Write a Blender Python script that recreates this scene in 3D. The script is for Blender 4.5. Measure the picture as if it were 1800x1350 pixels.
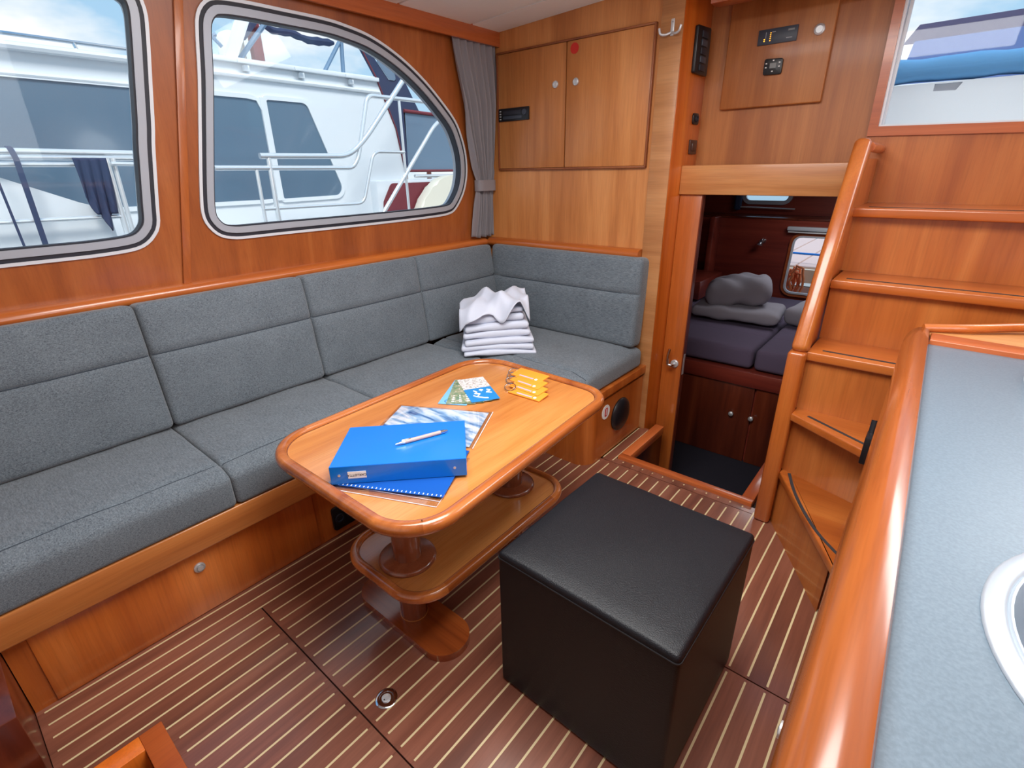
import bpy, bmesh, math, random
from mathutils import Matrix, Vector
random.seed(11)
sc = bpy.context.scene
C = sc.collection
for o in list(bpy.data.objects):
    bpy.data.objects.remove(o)
PI = math.pi

# ------------------------------------------------------------------ camera
YAW, PITCH, ROLL, FPX = -0.69892, 0.401257, -0.0171512, 883.674
EYE = Vector((0, 0, 1.28))
fw = Vector((math.sin(YAW) * math.cos(PITCH), math.cos(YAW) * math.cos(PITCH), -math.sin(PITCH)))
rt = Vector((math.cos(YAW), -math.sin(YAW), 0))
up = rt.cross(fw)
r_ = rt * math.cos(ROLL) + up * math.sin(ROLL)
u_ = -rt * math.sin(ROLL) + up * math.cos(ROLL)
cd = bpy.data.cameras.new('camera')
cd.sensor_fit = 'HORIZONTAL'
cd.sensor_width = 36
cd.lens = 36 * FPX / 1800
cd.clip_start = .02
cam = bpy.data.objects.new('camera', cd)
C.objects.link(cam)
cam.matrix_world = Matrix(((r_.x, u_.x, -fw.x, EYE.x), (r_.y, u_.y, -fw.y, EYE.y), (r_.z, u_.z, -fw.z, EYE.z), (0, 0, 0, 1)))
sc.camera = cam

# ------------------------------------------------------------------ colour management, world, sun, fill lights
vs = sc.view_settings
vs.view_transform = 'Standard'
vs.look = 'None'
vs.gamma = 1
vs.use_curve_mapping = False
vs.exposure = 0.6


def S(r, g, b):
    f = lambda v: (v / 255 / 12.92) if v / 255 <= .04045 else ((v / 255 + .055) / 1.055) ** 2.4
    return (f(r), f(g), f(b), 1)


w = bpy.data.worlds.new('sky')
sc.world = w
w.use_nodes = True
nt = w.node_tree
nt.nodes.clear()
N = nt.nodes.new
L = nt.links.new
wo = N('ShaderNodeOutputWorld')
bg = N('ShaderNodeBackground')
tc = N('ShaderNodeTexCoord')
sep = N('ShaderNodeSeparateXYZ')
L(tc.outputs['Generated'], sep.inputs[0])
ra = N('ShaderNodeValToRGB')
ra.color_ramp.elements[0].position = 0.0
ra.color_ramp.elements[0].color = S(182, 216, 238)
ra.color_ramp.elements[1].position = .75
ra.color_ramp.elements[1].color = S(104, 164, 216)
L(sep.outputs[2], ra.inputs[0])
mp = N('ShaderNodeMapping')
mp.inputs['Scale'].default_value = (1.6, 1.6, 4.2)
mp.inputs['Location'].default_value = (.35, .2, .1)
L(tc.outputs['Generated'], mp.inputs[0])
no = N('ShaderNodeTexNoise')
no.inputs['Scale'].default_value = 1.7
no.inputs['Detail'].default_value = 6
no.inputs['Roughness'].default_value = .55
L(mp.outputs[0], no.inputs['Vector'])
cr = N('ShaderNodeValToRGB')
cr.color_ramp.elements[0].position = .46
cr.color_ramp.elements[1].position = .62
L(no.outputs[0], cr.inputs[0])
mx = N('ShaderNodeMix')
mx.data_type = 'RGBA'
L(cr.outputs[0], mx.inputs[0])
L(ra.outputs[0], mx.inputs[6])
mx.inputs[7].default_value = (.95, .95, .95, 1)
L(mx.outputs[2], bg.inputs[0])
bg.inputs[1].default_value = .78
L(bg.outputs[0], wo.inputs[0])

sl = bpy.data.lights.new('sun', 'SUN')
sl.energy = 2.1
sl.angle = math.radians(20)
sl.color = (1, .97, .92)
sun = bpy.data.objects.new('sun', sl)
C.objects.link(sun)
sun.rotation_euler = Vector((-.62, .25, -.75)).to_track_quat('-Z', 'Y').to_euler()


def area(name, loc, aim, sx, sy, power, color=(1, 1, 1)):
    l = bpy.data.lights.new(name, 'AREA')
    l.shape = 'RECTANGLE'
    l.size, l.size_y, l.energy, l.color = sx, sy, power, color
    o = bpy.data.objects.new(name, l)
    C.objects.link(o)
    o.location = loc
    o.rotation_euler = Vector(aim).to_track_quat('-Z', 'Z').to_euler()
    return o


# unseen fill lights added to brighten saloon and cabin; no such openings are built
area('fill_light_aft', (-.5, -1.42, 1.15), (0, 1, -.05), 2.6, 1.5, 4, (.93, .97, 1))
area('fill_light_side', (1.28, .6, 1.40), (-1, 0, .06), 2.4, .7, 17, (.95, .98, 1))
area('fill_light_forward', (.7, 2.3, 1.72), (-.4, -1, -.5), .9, .35, 6, (.95, .98, 1))
area('fill_light_cabin', (-.5, 3.9, 1.262), (0, 0, -1), .5, .5, 3.2, (.95, .97, 1))  # added to lift the dim berth; the cabin ceiling is closed
area('fill_light_overhead', (-.55, .85, 1.94), (0, 0, -1), 1.2, .9, 30, (1, .99, .97))


# ------------------------------------------------------------------ mesh helpers
def link(o, parent=None):
    C.objects.link(o)
    if parent is not None:
        o.parent = parent
        o.matrix_parent_inverse = Matrix.Translation(-Vector(parent.location))
    return o


def obj(name, bm, mat, parent=None, smooth=40, local=False):
    me = bpy.data.meshes.new(name)
    bmesh.ops.recalc_face_normals(bm, faces=bm.faces[:])
    bm.to_mesh(me)
    bm.free()
    if mat is not None:
        me.materials.append(mat)
    if smooth:
        me.shade_smooth()
        me.set_sharp_from_angle(angle=math.radians(smooth))
    o = bpy.data.objects.new(name, me)
    C.objects.link(o)
    if parent is not None:
        o.parent = parent
        if not local:
            o.matrix_parent_inverse = Matrix.Translation(-Vector(parent.location))
    return o


def tag(o, label=None, cat=None, group=None, kind=None):
    if label: o['label'] = label
    if cat: o['category'] = cat
    if group: o['group'] = group
    if kind: o['kind'] = kind
    return o


def thing(name, label, cat, loc=(0, 0, 0), group=None, kind=None):
    o = bpy.data.objects.new(name, None)
    o.empty_display_size = .05
    C.objects.link(o)
    o.location = loc
    return tag(o, label, cat, group, kind)


def structure(o):
    o['kind'] = 'structure'
    return o


def box(x0, x1, y0, y1, z0, z1, bev=0, seg=2, bm=None):
    b = bmesh.new()
    r = bmesh.ops.create_cube(b, size=1)
    for v in b.verts:
        v.co = Vector(((x0 + x1) / 2 + v.co.x * (x1 - x0), (y0 + y1) / 2 + v.co.y * (y1 - y0), (z0 + z1) / 2 + v.co.z * (z1 - z0)))
    if bev:
        bmesh.ops.bevel(b, geom=b.edges[:], offset=bev, segments=seg, profile=.5, affect='EDGES')
    if bm is not None:
        me = bpy.data.meshes.new('t')
        b.to_mesh(me)
        b.free()
        bm.from_mesh(me)
        bpy.data.meshes.remove(me)
        return bm
    return b


def xf(bm, m):
    bmesh.ops.transform(bm, matrix=m, verts=bm.verts[:])
    return bm


def prism(pts, f, t0, t1, bev=0, seg=2):
    """closed outline pts (a,b); f(a,b,t) gives the 3d point; from depth t0 to t1"""
    bm = bmesh.new()
    A = [bm.verts.new(f(a, b, t0)) for a, b in pts]
    B = [bm.verts.new(f(a, b, t1)) for a, b in pts]
    n = len(pts)
    bm.faces.new(A)
    bm.faces.new(B[::-1])
    for i in range(n):
        bm.faces.new((A[i], B[i], B[(i + 1) % n], A[(i + 1) % n]))
    if bev:
        es = [e for e in bm.edges if (e.verts[0] in A) == (e.verts[1] in A)]
        bmesh.ops.bevel(bm, geom=es, offset=bev, segments=seg, profile=.5, affect='EDGES')
    return bm


FXY = lambda a, b, t: Vector((a, b, t))
FYZ = lambda a, b, t: Vector((t, a, b))
FXZ = lambda a, b, t: Vector((a, t, b))


def plate(outer, holes, f, t0, t1):
    """flat sheet with holes"""
    bm = bmesh.new()
    loops = [outer] + holes
    top, es = [], []
    for lp in loops:
        vs_ = [bm.verts.new(f(a, b, t0)) for a, b in lp]
        top.append(vs_)
        for i in range(len(vs_)):
            es.append(bm.edges.new((vs_[i], vs_[(i + 1) % len(vs_)])))
    bmesh.ops.triangle_fill(bm, use_beauty=True, use_dissolve=False, edges=es)
    faces = bm.faces[:]
    m = {}
    for lp, vs_ in zip(loops, top):
        for (a, b), v in zip(lp, vs_):
            m[v] = bm.verts.new(f(a, b, t1))
    for fc in faces:
        bm.faces.new([m[v] for v in reversed(fc.verts)])
    for vs_ in top:
        for i in range(len(vs_)):
            a, b = vs_[i], vs_[(i + 1) % len(vs_)]
            bm.faces.new((a, b, m[b], m[a]))
    return bm


def ring(outer, inner, f, t0, t1, bev=0):
    """closed band between two outlines with the same number of points"""
    bm = bmesh.new()
    n = len(outer)
    R = [[bm.verts.new(f(a, b, t)) for a, b in lp] for lp, t in ((outer, t0), (outer, t1), (inner, t1), (inner, t0))]
    for k in range(4):
        A, B = R[k], R[(k + 1) % 4]
        for i in range(n):
            bm.faces.new((A[i], A[(i + 1) % n], B[(i + 1) % n], B[i]))
    return bm


def rpoly(pts, r, seg=8):
    """round the corners of a polygon; r number or list"""
    out = []
    n = len(pts)
    for i in range(n):
        p = Vector(pts[i])
        a = Vector(pts[i - 1]) - p
        b = Vector(pts[(i + 1) % n]) - p
        rr = r[i] if isinstance(r, (list, tuple)) else r
        if rr <= 0:
            out.append(tuple(p))
            continue
        ang = a.angle(b)
        d = min(rr / math.tan(ang / 2), a.length * .49, b.length * .49)
        rr = d * math.tan(ang / 2)
        a.normalize()
        b.normalize()
        c = p + (a + b).normalized() * (rr / math.sin(ang / 2))
        s0 = p + a * d - c
        s1 = p + b * d - c
        a0 = math.atan2(s0.y, s0.x)
        a1 = math.atan2(s1.y, s1.x)
        da = (a1 - a0 + PI) % (2 * PI) - PI
        for k in range(seg + 1):
            t = a0 + da * k / seg
            out.append((c.x + rr * math.cos(t), c.y + rr * math.sin(t)))
    return out


def smooth_loop(pts, n=120):
    """closed Catmull-Rom resampled to n points evenly"""
    m = len(pts)
    dense = []
    for i in range(m):
        p0, p1, p2, p3 = (Vector(pts[(i + k) % m]) for k in (-1, 0, 1, 2))
        for k in range(8):
            t = k / 8
            dense.append(.5 * ((2 * p1) + (p2 - p0) * t + (2 * p0 - 5 * p1 + 4 * p2 - p3) * t * t + (3 * p1 - p0 - 3 * p2 + p3) * t ** 3))
    return resample(dense, n)


def resample(dense, n, closed=True):
    d = [Vector(p) for p in dense]
    if closed:
        d = d + [d[0]]
    cum = [0]
    for i in range(1, len(d)):
        cum.append(cum[-1] + (d[i] - d[i - 1]).length)
    out = []
    j = 0
    m = n if closed else n - 1
    for k in range(n):
        t = cum[-1] * k / m
        while j < len(cum) - 2 and cum[j + 1] < t:
            j += 1
        u = (t - cum[j]) / max(1e-9, cum[j + 1] - cum[j])
        out.append(tuple(d[j].lerp(d[j + 1], min(1, u))))
    return out


def inset(pts, d):
    """offset a closed outline inwards (d>0) whatever its winding"""
    n = len(pts)
    area2 = sum(pts[i][0] * pts[(i + 1) % n][1] - pts[(i + 1) % n][0] * pts[i][1] for i in range(n))
    s = 1 if area2 > 0 else -1
    out = []
    for i in range(n):
        a, b = Vector(pts[i - 1]), Vector(pts[(i + 1) % n])
        t = (b - a).normalized()
        nn = Vector((-t.y, t.x)) * s
        out.append((pts[i][0] + nn.x * d, pts[i][1] + nn.y * d))
    return out


def sweep(path, prof, closed=True, upv=Vector((0, 0, 1))):
    """sweep a profile (out, up) along a path of 3d points; 'out' points to the right of travel"""
    bm = bmesh.new()
    n = len(path)
    path = [Vector(p) for p in path]
    rings = []
    for i in range(n):
        if closed:
            t = path[(i + 1) % n] - path[i - 1]
        else:
            t = path[min(n - 1, i + 1)] - path[max(0, i - 1)]
        t.normalize()
        o = t.cross(upv).normalized()
        u2 = o.cross(t)
        rings.append([bm.verts.new(path[i] + o * a + u2 * b) for a, b in prof])
    m = len(prof)
    for i in range(n if closed else n - 1):
        A, B = rings[i], rings[(i + 1) % n]
        for k in range(m):
            bm.faces.new((A[k], A[(k + 1) % m], B[(k + 1) % m], B[k]))
    if not closed:
        bm.faces.new(rings[0])
        bm.faces.new(rings[-1][::-1])
    return bm


def tube(path, r, seg=10, closed=False):
    bm = bmesh.new()
    path = [Vector(p) for p in path]
    n = len(path)
    rings = []
    ref = None
    for i in range(n):
        t = (path[(i + 1) % n] - path[i - 1]) if closed else (path[min(n - 1, i + 1)] - path[max(0, i - 1)])
        t.normalize()
        if ref is None:
            ref = Vector((0, 0, 1)) if abs(t.z) < .9 else Vector((1, 0, 0))
        o = t.cross(ref).normalized()
        ref = o.cross(t).normalized()
        rr = r[i] if isinstance(r, (list, tuple)) else r
        rings.append([bm.verts.new(path[i] + (o * math.cos(2 * PI * k / seg) + ref * math.sin(2 * PI * k / seg)) * rr) for k in range(seg)])
    for i in range(n if closed else n - 1):
        A, B = rings[i], rings[(i + 1) % n]
        for k in range(seg):
            bm.faces.new((A[k], A[(k + 1) % seg], B[(k + 1) % seg], B[k]))
    if not closed:
        bm.faces.new(rings[0][::-1])
        bm.faces.new(rings[-1])
    return bm


def bend(pts, r=.05, seg=5):
    """round the corners of an open 3d polyline"""
    out = [Vector(pts[0])]
    for i in range(1, len(pts) - 1):
        p = Vector(pts[i])
        a = Vector(pts[i - 1]) - p
        b = Vector(pts[i + 1]) - p
        d = min(r, a.length * .45, b.length * .45)
        q0 = p + a.normalized() * d
        q1 = p + b.normalized() * d
        for k in range(seg + 1):
            t = k / seg
            out.append(q0 * (1 - t) ** 2 + p * 2 * t * (1 - t) + q1 * t * t)
    out.append(Vector(pts[-1]))
    return out


def lathe(prof, centre, axis='z', seg=32):
    """prof: list of (radius, height) revolved about an axis through centre"""
    bm = bmesh.new()
    rings = []
    for r, h in prof:
        if r < 1e-6:
            rings.append([bm.verts.new((0, 0, h))])
        else:
            rings.append([bm.verts.new((r * math.cos(2 * PI * k / seg), r * math.sin(2 * PI * k / seg), h)) for k in range(seg)])
    for A, B in zip(rings, rings[1:]):
        if len(A) == 1 and len(B) == 1:
            continue
        for k in range(seg):
            a0, a1 = A[k % len(A)], A[(k + 1) % len(A)]
            b0, b1 = B[k % len(B)], B[(k + 1) % len(B)]
            if len(A) == 1:
                bm.faces.new((a0, b1, b0))
            elif len(B) == 1:
                bm.faces.new((a0, a1, b0))
            else:
                bm.faces.new((a0, a1, b1, b0))
    for Rg in (rings[0], rings[-1]):
        if len(Rg) > 1:
            bm.faces.new(Rg)
    if isinstance(axis, str):
        axis = {'x': Vector((1, 0, 0)), '-x': Vector((-1, 0, 0)), 'y': Vector((0, 1, 0)), '-y': Vector((0, -1, 0)), 'z': Vector((0, 0, 1))}[axis]
    m = Matrix.Translation(Vector(centre)) @ axis.to_track_quat('Z', 'Y').to_matrix().to_4x4()
    return xf(bm, m)


def ticks(h, r, n):
    """grid stations across a rounded box: dense where the edge bends"""
    e = [h - r + r * math.sin(PI / 2 * k / 4) for k in range(5)]
    mid = [(-1 + 2 * k / n) * (h - r) for k in range(n + 1)]
    return [-v for v in reversed(e[1:])] + mid + e[1:]


def cushion(lx, ly, lz, r=.03, nx=14, ny=8, nz=3, puff=.012, seams=(), seam_d=.008, wob=.002, seed=0, flat_back=False):
    """soft block centred at the origin; seams: list of (axis, position) grooves in the +z face"""
    rnd = random.Random(seed)
    hx, hy, hz = lx / 2, ly / 2, lz / 2
    X, Y, Z = ticks(hx, r, nx), ticks(hy, r, ny), ticks(hz, min(r, hz * .95), nz)
    for ax, p in seams:
        T = X if ax == 'x' else Y
        for d in (-.012, -.004, 0, .004, .012):
            T.append(p + d)
        T.sort()
    bm = bmesh.new()
    vd = {}
    ph = [rnd.uniform(0, 6) for _ in range(6)]

    def V(i, j, k):
        key = (i, j, k)
        if key in vd:
            return vd[key]
        p = Vector((X[i], Y[j], Z[k]))
        rz = min(r, hz * .95)
        inn = Vector((max(-hx + r, min(hx - r, p.x)), max(-hy + r, min(hy - r, p.y)), max(-hz + rz, min(hz - rz, p.z))))
        d = p - inn
        if d.length > 1e-9:
            q = Vector((d.x / r, d.y / r, d.z / rz))
            q.normalize()
            p = inn + Vector((q.x * r, q.y * r, q.z * rz))
        ux, uy = max(0, 1 - (p.x / hx) ** 2), max(0, 1 - (p.y / hy) ** 2)
        wv = wob * (math.sin(p.x * 23 + ph[0]) * math.sin(p.y * 19 + ph[1]) + .6 * math.sin(p.x * 41 + p.y * 37 + ph[2]))
        if p.z > 0 or not flat_back:
            s = 1 if p.z > 0 else -1
            wz = abs(p.z) / hz
            p.z += s * wz * (puff * (ux * uy) ** .5 + wv)
        if Z[k] > 0:
            for ax, sp in seams:
                c = p.x if ax == 'x' else p.y
                p.z -= seam_d * math.exp(-((c - sp) / .007) ** 2) * (Z[k] / hz)
        vd[key] = bm.verts.new(p)
        return vd[key]
    a, b, c = len(X) - 1, len(Y) - 1, len(Z) - 1
    for i in range(a):
        for j in range(b):
            bm.faces.new((V(i, j, c), V(i + 1, j, c), V(i + 1, j + 1, c), V(i, j + 1, c)))
            bm.faces.new((V(i, j, 0), V(i, j + 1, 0), V(i + 1, j + 1, 0), V(i + 1, j, 0)))
    for i in range(a):
        for k in range(c):
            bm.faces.new((V(i, 0, k), V(i + 1, 0, k), V(i + 1, 0, k + 1), V(i, 0, k + 1)))
            bm.faces.new((V(i, b, k), V(i, b, k + 1), V(i + 1, b, k + 1), V(i + 1, b, k)))
    for j in range(b):
        for k in range(c):
            bm.faces.new((V(0, j, k), V(0, j, k + 1), V(0, j + 1, k + 1), V(0, j + 1, k)))
            bm.faces.new((V(a, j, k), V(a, j + 1, k), V(a, j + 1, k + 1), V(a, j, k + 1)))
    return bm


def text(name, body, size, m, mat, parent=None, ext=.0003):
    cu = bpy.data.curves.new(name, 'FONT')
    cu.body = body
    cu.size = size
    cu.align_x = 'CENTER'
    cu.align_y = 'CENTER'
    cu.extrude = ext
    t = bpy.data.objects.new(name, cu)
    C.objects.link(t)
    dg = bpy.context.evaluated_depsgraph_get()
    me = bpy.data.meshes.new_from_object(t.evaluated_get(dg))
    bpy.data.objects.remove(t)
    me.transform(m)
    me.materials.clear()
    me.materials.append(mat)
    o = bpy.data.objects.new(name, me)
    C.objects.link(o)
    if parent is not None:
        o.parent = parent
        o.matrix_parent_inverse = Matrix.Translation(-Vector(parent.location))
    return o


def basis(o, x, y):
    x = Vector(x).normalized()
    y = Vector(y)
    y = (y - x * y.dot(x)).normalized()
    z = x.cross(y)
    o = Vector(o)
    return Matrix(((x.x, y.x, z.x, o.x), (x.y, y.y, z.y, o.y), (x.z, y.z, z.z, o.z), (0, 0, 0, 1)))


# ------------------------------------------------------------------ materials
def mat(name, col, rough=.5, metal=0, coat=0, spec=.5, bump=None, sheen=0, trans=0, ior=1.45, emit=None):
    m = bpy.data.materials.new(name)
    m.use_nodes = True
    t = m.node_tree
    p = t.nodes['Principled BSDF']
    p.inputs['Base Color'].default_value = col
    p.inputs['Roughness'].default_value = rough
    p.inputs['Metallic'].default_value = metal
    p.inputs['Coat Weight'].default_value = coat
    p.inputs['Coat Roughness'].default_value = .08
    p.inputs['Specular IOR Level'].default_value = spec
    p.inputs['Sheen Weight'].default_value = sheen
    p.inputs['Transmission Weight'].default_value = trans
    p.inputs['IOR'].default_value = ior
    if emit:
        p.inputs['Emission Color'].default_value = emit[0]
        p.inputs['Emission Strength'].default_value = emit[1]
    if bump:
        sc_, st = bump
        tcn = t.nodes.new('ShaderNodeTexCoord')
        n = t.nodes.new('ShaderNodeTexNoise')
        n.inputs['Scale'].default_value = sc_
        n.inputs['Detail'].default_value = 4
        t.links.new(tcn.outputs['Object'], n.inputs['Vector'])
        b = t.nodes.new('ShaderNodeBump')
        b.inputs['Strength'].default_value = st
        b.inputs['Distance'].default_value = .002
        t.links.new(n.outputs[0], b.inputs['Height'])
        t.links.new(b.outputs[0], p.inputs['Normal'])
    return m


def wood(name, cols, axis, rough=.32, coat=.35, k=1.0, contrast=1.0, jitter=.12):
    """varnished veneer: broad figure, fine grain and pores running along one axis"""
    m = bpy.data.materials.new(name)
    m.use_nodes = True
    t = m.node_tree
    p = t.nodes['Principled BSDF']
    Nn, Ll = t.nodes.new, t.links.new
    tcn = Nn('ShaderNodeTexCoord')
    oi = Nn('ShaderNodeObjectInfo')
    mul = Nn('ShaderNodeMath')
    mul.operation = 'MULTIPLY'
    mul.inputs[1].default_value = 37
    Ll(oi.outputs['Random'], mul.inputs[0])
    add = Nn('ShaderNodeVectorMath')
    Ll(tcn.outputs['Object'], add.inputs[0])
    Ll(mul.outputs[0], add.inputs[1])

    def noise(along, cross, detail, dist, rgh=.55):
        mp_ = Nn('ShaderNodeMapping')
        s = [cross * k] * 3
        s['xyz'.index(axis)] = along * k
        mp_.inputs['Scale'].default_value = s
        Ll(add.outputs[0], mp_.inputs[0])
        n = Nn('ShaderNodeTexNoise')
        n.inputs['Scale'].default_value = 1
        n.inputs['Detail'].default_value = detail
        n.inputs['Roughness'].default_value = rgh
        n.inputs['Distortion'].default_value = dist
        Ll(mp_.outputs[0], n.inputs['Vector'])
        return n
    n1 = noise(.45, 6, 3, 1.2)
    n2 = noise(2.2, 46, 4, .3)
    n3 = noise(9, 230, 2, 0)
    a = Nn('ShaderNodeMath')
    a.operation = 'MULTIPLY_ADD'
    a.inputs[1].default_value = .78
    Ll(n1.outputs[0], a.inputs[0])
    b = Nn('ShaderNodeMath')
    b.operation = 'MULTIPLY'
    b.inputs[1].default_value = .22
    Ll(n2.outputs[0], b.inputs[0])
    Ll(b.outputs[0], a.inputs[2])
    r = Nn('ShaderNodeValToRGB')
    e = r.color_ramp.elements
    e[0].position = .5 - .16 / contrast
    e[0].color = cols[0]
    e[1].position = .5 + .16 / contrast
    e[1].color = cols[2]
    x = e.new(.5)
    x.color = cols[1]
    Ll(a.outputs[0], r.inputs[0])
    pr = Nn('ShaderNodeMapRange')
    pr.inputs[1].default_value = .3
    pr.inputs[2].default_value = .55
    pr.inputs[3].default_value = .88
    pr.inputs[4].default_value = 1.0
    Ll(n3.outputs[0], pr.inputs[0])
    jr = Nn('ShaderNodeMapRange')
    jr.inputs[3].default_value = 1 - jitter
    jr.inputs[4].default_value = 1 + jitter
    Ll(oi.outputs['Random'], jr.inputs[0])
    vm = Nn('ShaderNodeMath')
    vm.operation = 'MULTIPLY'
    Ll(pr.outputs[0], vm.inputs[0])
    Ll(jr.outputs[0], vm.inputs[1])
    mxn = Nn('ShaderNodeVectorMath')
    mxn.operation = 'SCALE'
    Ll(r.outputs[0], mxn.inputs[0])
    Ll(vm.outputs[0], mxn.inputs['Scale'])
    Ll(mxn.outputs[0], p.inputs['Base Color'])
    p.inputs['Roughness'].default_value = rough
    p.inputs['Coat Weight'].default_value = coat
    p.inputs['Coat Roughness'].default_value = .12
    return m


CH = [S(166, 100, 50), S(188, 120, 64), S(204, 138, 80)]          # cherry veneer
CHR = [S(160, 79, 30), S(180, 95, 38), S(196, 113, 50)]           # solid rails and stairs
w_z = wood('cherry_veneer_upright', CH, 'z', .45, .12)
w_z2 = wood('cherry_veneer_brown', [S(150, 86, 40), S(170, 104, 52), S(186, 120, 64)], 'z', .45, .12)
w_lw = wood('cherry_veneer_side', [S(144, 74, 33), S(164, 88, 40), S(180, 104, 52)], 'z', .34, .3)
w_x = wood('cherry_across', CHR, 'x', .28, .5)
w_y = wood('cherry_lengthwise', CHR, 'y', .28, .5)
w_bead = wood('cupboard_bead', [S(116, 60, 30), S(134, 74, 38), S(148, 86, 46)], 'z', .5, .05)
w_rail = wood('counter_edge', [S(122, 58, 24), S(140, 71, 30), S(156, 86, 40)], 'y', .24, .6)
w_stairz = wood('stair_riser_veneer', [S(156, 81, 34), S(176, 99, 44), S(192, 117, 58)], 'z', .32, .3, .8)
w_zr = wood('cherry_solid_upright', CHR, 'z', .28, .5)
w_red = wood('cherry_red', [S(158, 74, 36), S(178, 90, 44), S(192, 104, 56)], 'x', .3, .4)
w_redy = wood('cherry_red_lengthwise', [S(158, 72, 34), S(178, 88, 42), S(194, 104, 54)], 'y', .3, .4)
w_pale = wood('pale_board_edge', [S(160, 104, 60), S(178, 122, 74), S(192, 138, 90)], 'x', .45, .1, 1.0)
w_palex = wood('pale_beam', [S(170, 104, 56), S(192, 126, 72), S(210, 150, 92)], 'x', .42, .15)
w_orange = wood('orange_post_side', [S(182, 84, 20), S(202, 100, 28), S(216, 118, 42)], 'z', .32, .3)
w_table = wood('table_veneer', [S(186, 112, 52), S(202, 130, 66), S(214, 146, 82)], 'y', .22, 1.0)
w_tablerim = wood('table_rim', [S(138, 70, 30), S(166, 92, 42), S(188, 112, 56)], 'y', .22, .7, 1.4)
w_dark = wood('dark_mahogany_and_shade', [S(74, 28, 16), S(98, 40, 22), S(118, 54, 30)], 'z', .3, .4)  # dark wood; on the berth doors it stands in for shade
w_base = wood('table_pedestal', [S(112, 50, 22), S(144, 70, 30), S(168, 88, 40)], 'x', .22, .7)
w_col = wood('pedestal_column', [S(104, 54, 34), S(126, 68, 42), S(142, 82, 54)], 'z', .25, .5)
w_floor = wood('floor_plank', [S(100, 58, 45), S(122, 73, 56), S(140, 88, 69)], 'y', .3, .35, 1.2, 1.0, .16)
w_low = wood('locker_veneer', [S(164, 80, 28), S(188, 100, 38), S(204, 118, 54)], 'z', .3, .4)
w_trim = wood('locker_trim', [S(158, 88, 40), S(184, 112, 56), S(202, 132, 72)], 'y', .3, .4)
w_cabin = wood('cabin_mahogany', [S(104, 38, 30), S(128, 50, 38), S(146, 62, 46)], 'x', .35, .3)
holly = mat('holly_inlay', S(206, 188, 146), .4, coat=.2)
seam_dark = mat('dark_gap', S(40, 22, 14), .8)
steel = mat('brushed_steel', S(206, 208, 210), .38, .55)
chrome = mat('chrome', S(215, 220, 224), .12, 1)
alu = mat('window_aluminium', S(168, 174, 184), .35, .15)
alu_w = mat('window_aluminium_bright', S(214, 218, 224), .35, .1)
rubber = mat('black_rubber', S(38, 40, 50), .5)
blackpl = mat('black_plastic', S(26, 26, 30), .35)
darkpl = mat('dark_grey_panel', S(58, 64, 76), .4)
whitepl = mat('white_plastic', S(230, 230, 228), .4)
gelcoat = mat('white_gelcoat', S(226, 232, 236), .3, coat=.3)
ceilmat = mat('ceiling_vinyl', S(246, 249, 244), .6, bump=(300, .15))
leather = mat('black_leather', S(17, 19, 25), .42, spec=.4, bump=(420, .5))
towelm = mat('white_towel', S(206, 212, 228), .9, sheen=.3, bump=(500, .4))
bluepl = mat('blue_binder', S(10, 116, 214), .28, coat=.2)
bluepaper = mat('blue_paper', S(24, 84, 170), .3, coat=.5)
paper = mat('white_paper', S(240, 240, 238), .6)
inkdark = mat('dark_ink', S(60, 60, 70), .6)
orangef = mat('orange_foam', S(242, 146, 40), .7)
redm = mat('red_sticker', S(190, 40, 30), .5)
carpet = mat('navy_carpet', S(28, 26, 38), .95, bump=(400, .6))
stainp = mat('sink_steel', S(184, 194, 204), .45, .6)
greycurtain = mat('grey_curtain', S(132, 127, 131), .85, sheen=.2, bump=(300, .2))
stripm = mat('black_grip', S(48, 46, 48), .8)
cream = mat('cream_vinyl', S(238, 234, 216), .5)
navy = mat('navy_canvas', S(48, 62, 92), .8)
maroon = mat('maroon_canvas', S(122, 52, 62), .7)
bluec = mat('blue_canvas', S(96, 156, 204), .8, bump=(80, .4))
purplec = mat('purple_canvas', S(118, 112, 150), .8)
screw = mat('brass_dots', S(214, 190, 140), .4)
pinkdeck = mat('dock_boards', S(214, 188, 182), .7)
orangerope = mat('orange_rope', S(255, 150, 96), .7)
pillowm = mat('grey_linen', S(150, 146, 156), .9, bump=(60, .3))
quilt = mat('plum_mattress', S(94, 82, 104), .9, bump=(200, .4))
watermat = mat('harbour_water', S(70, 96, 110), .08, bump=(3, .4))
green = mat('tree_green', S(52, 78, 52), .9)
ledm = mat('amber_led', S(255, 150, 40), .5, emit=(S(255, 150, 40), 2.5))
lcdm = mat('grey_display', S(120, 124, 124), .4)
signgrey = mat('print_grey', S(170, 176, 184), .6)


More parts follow.
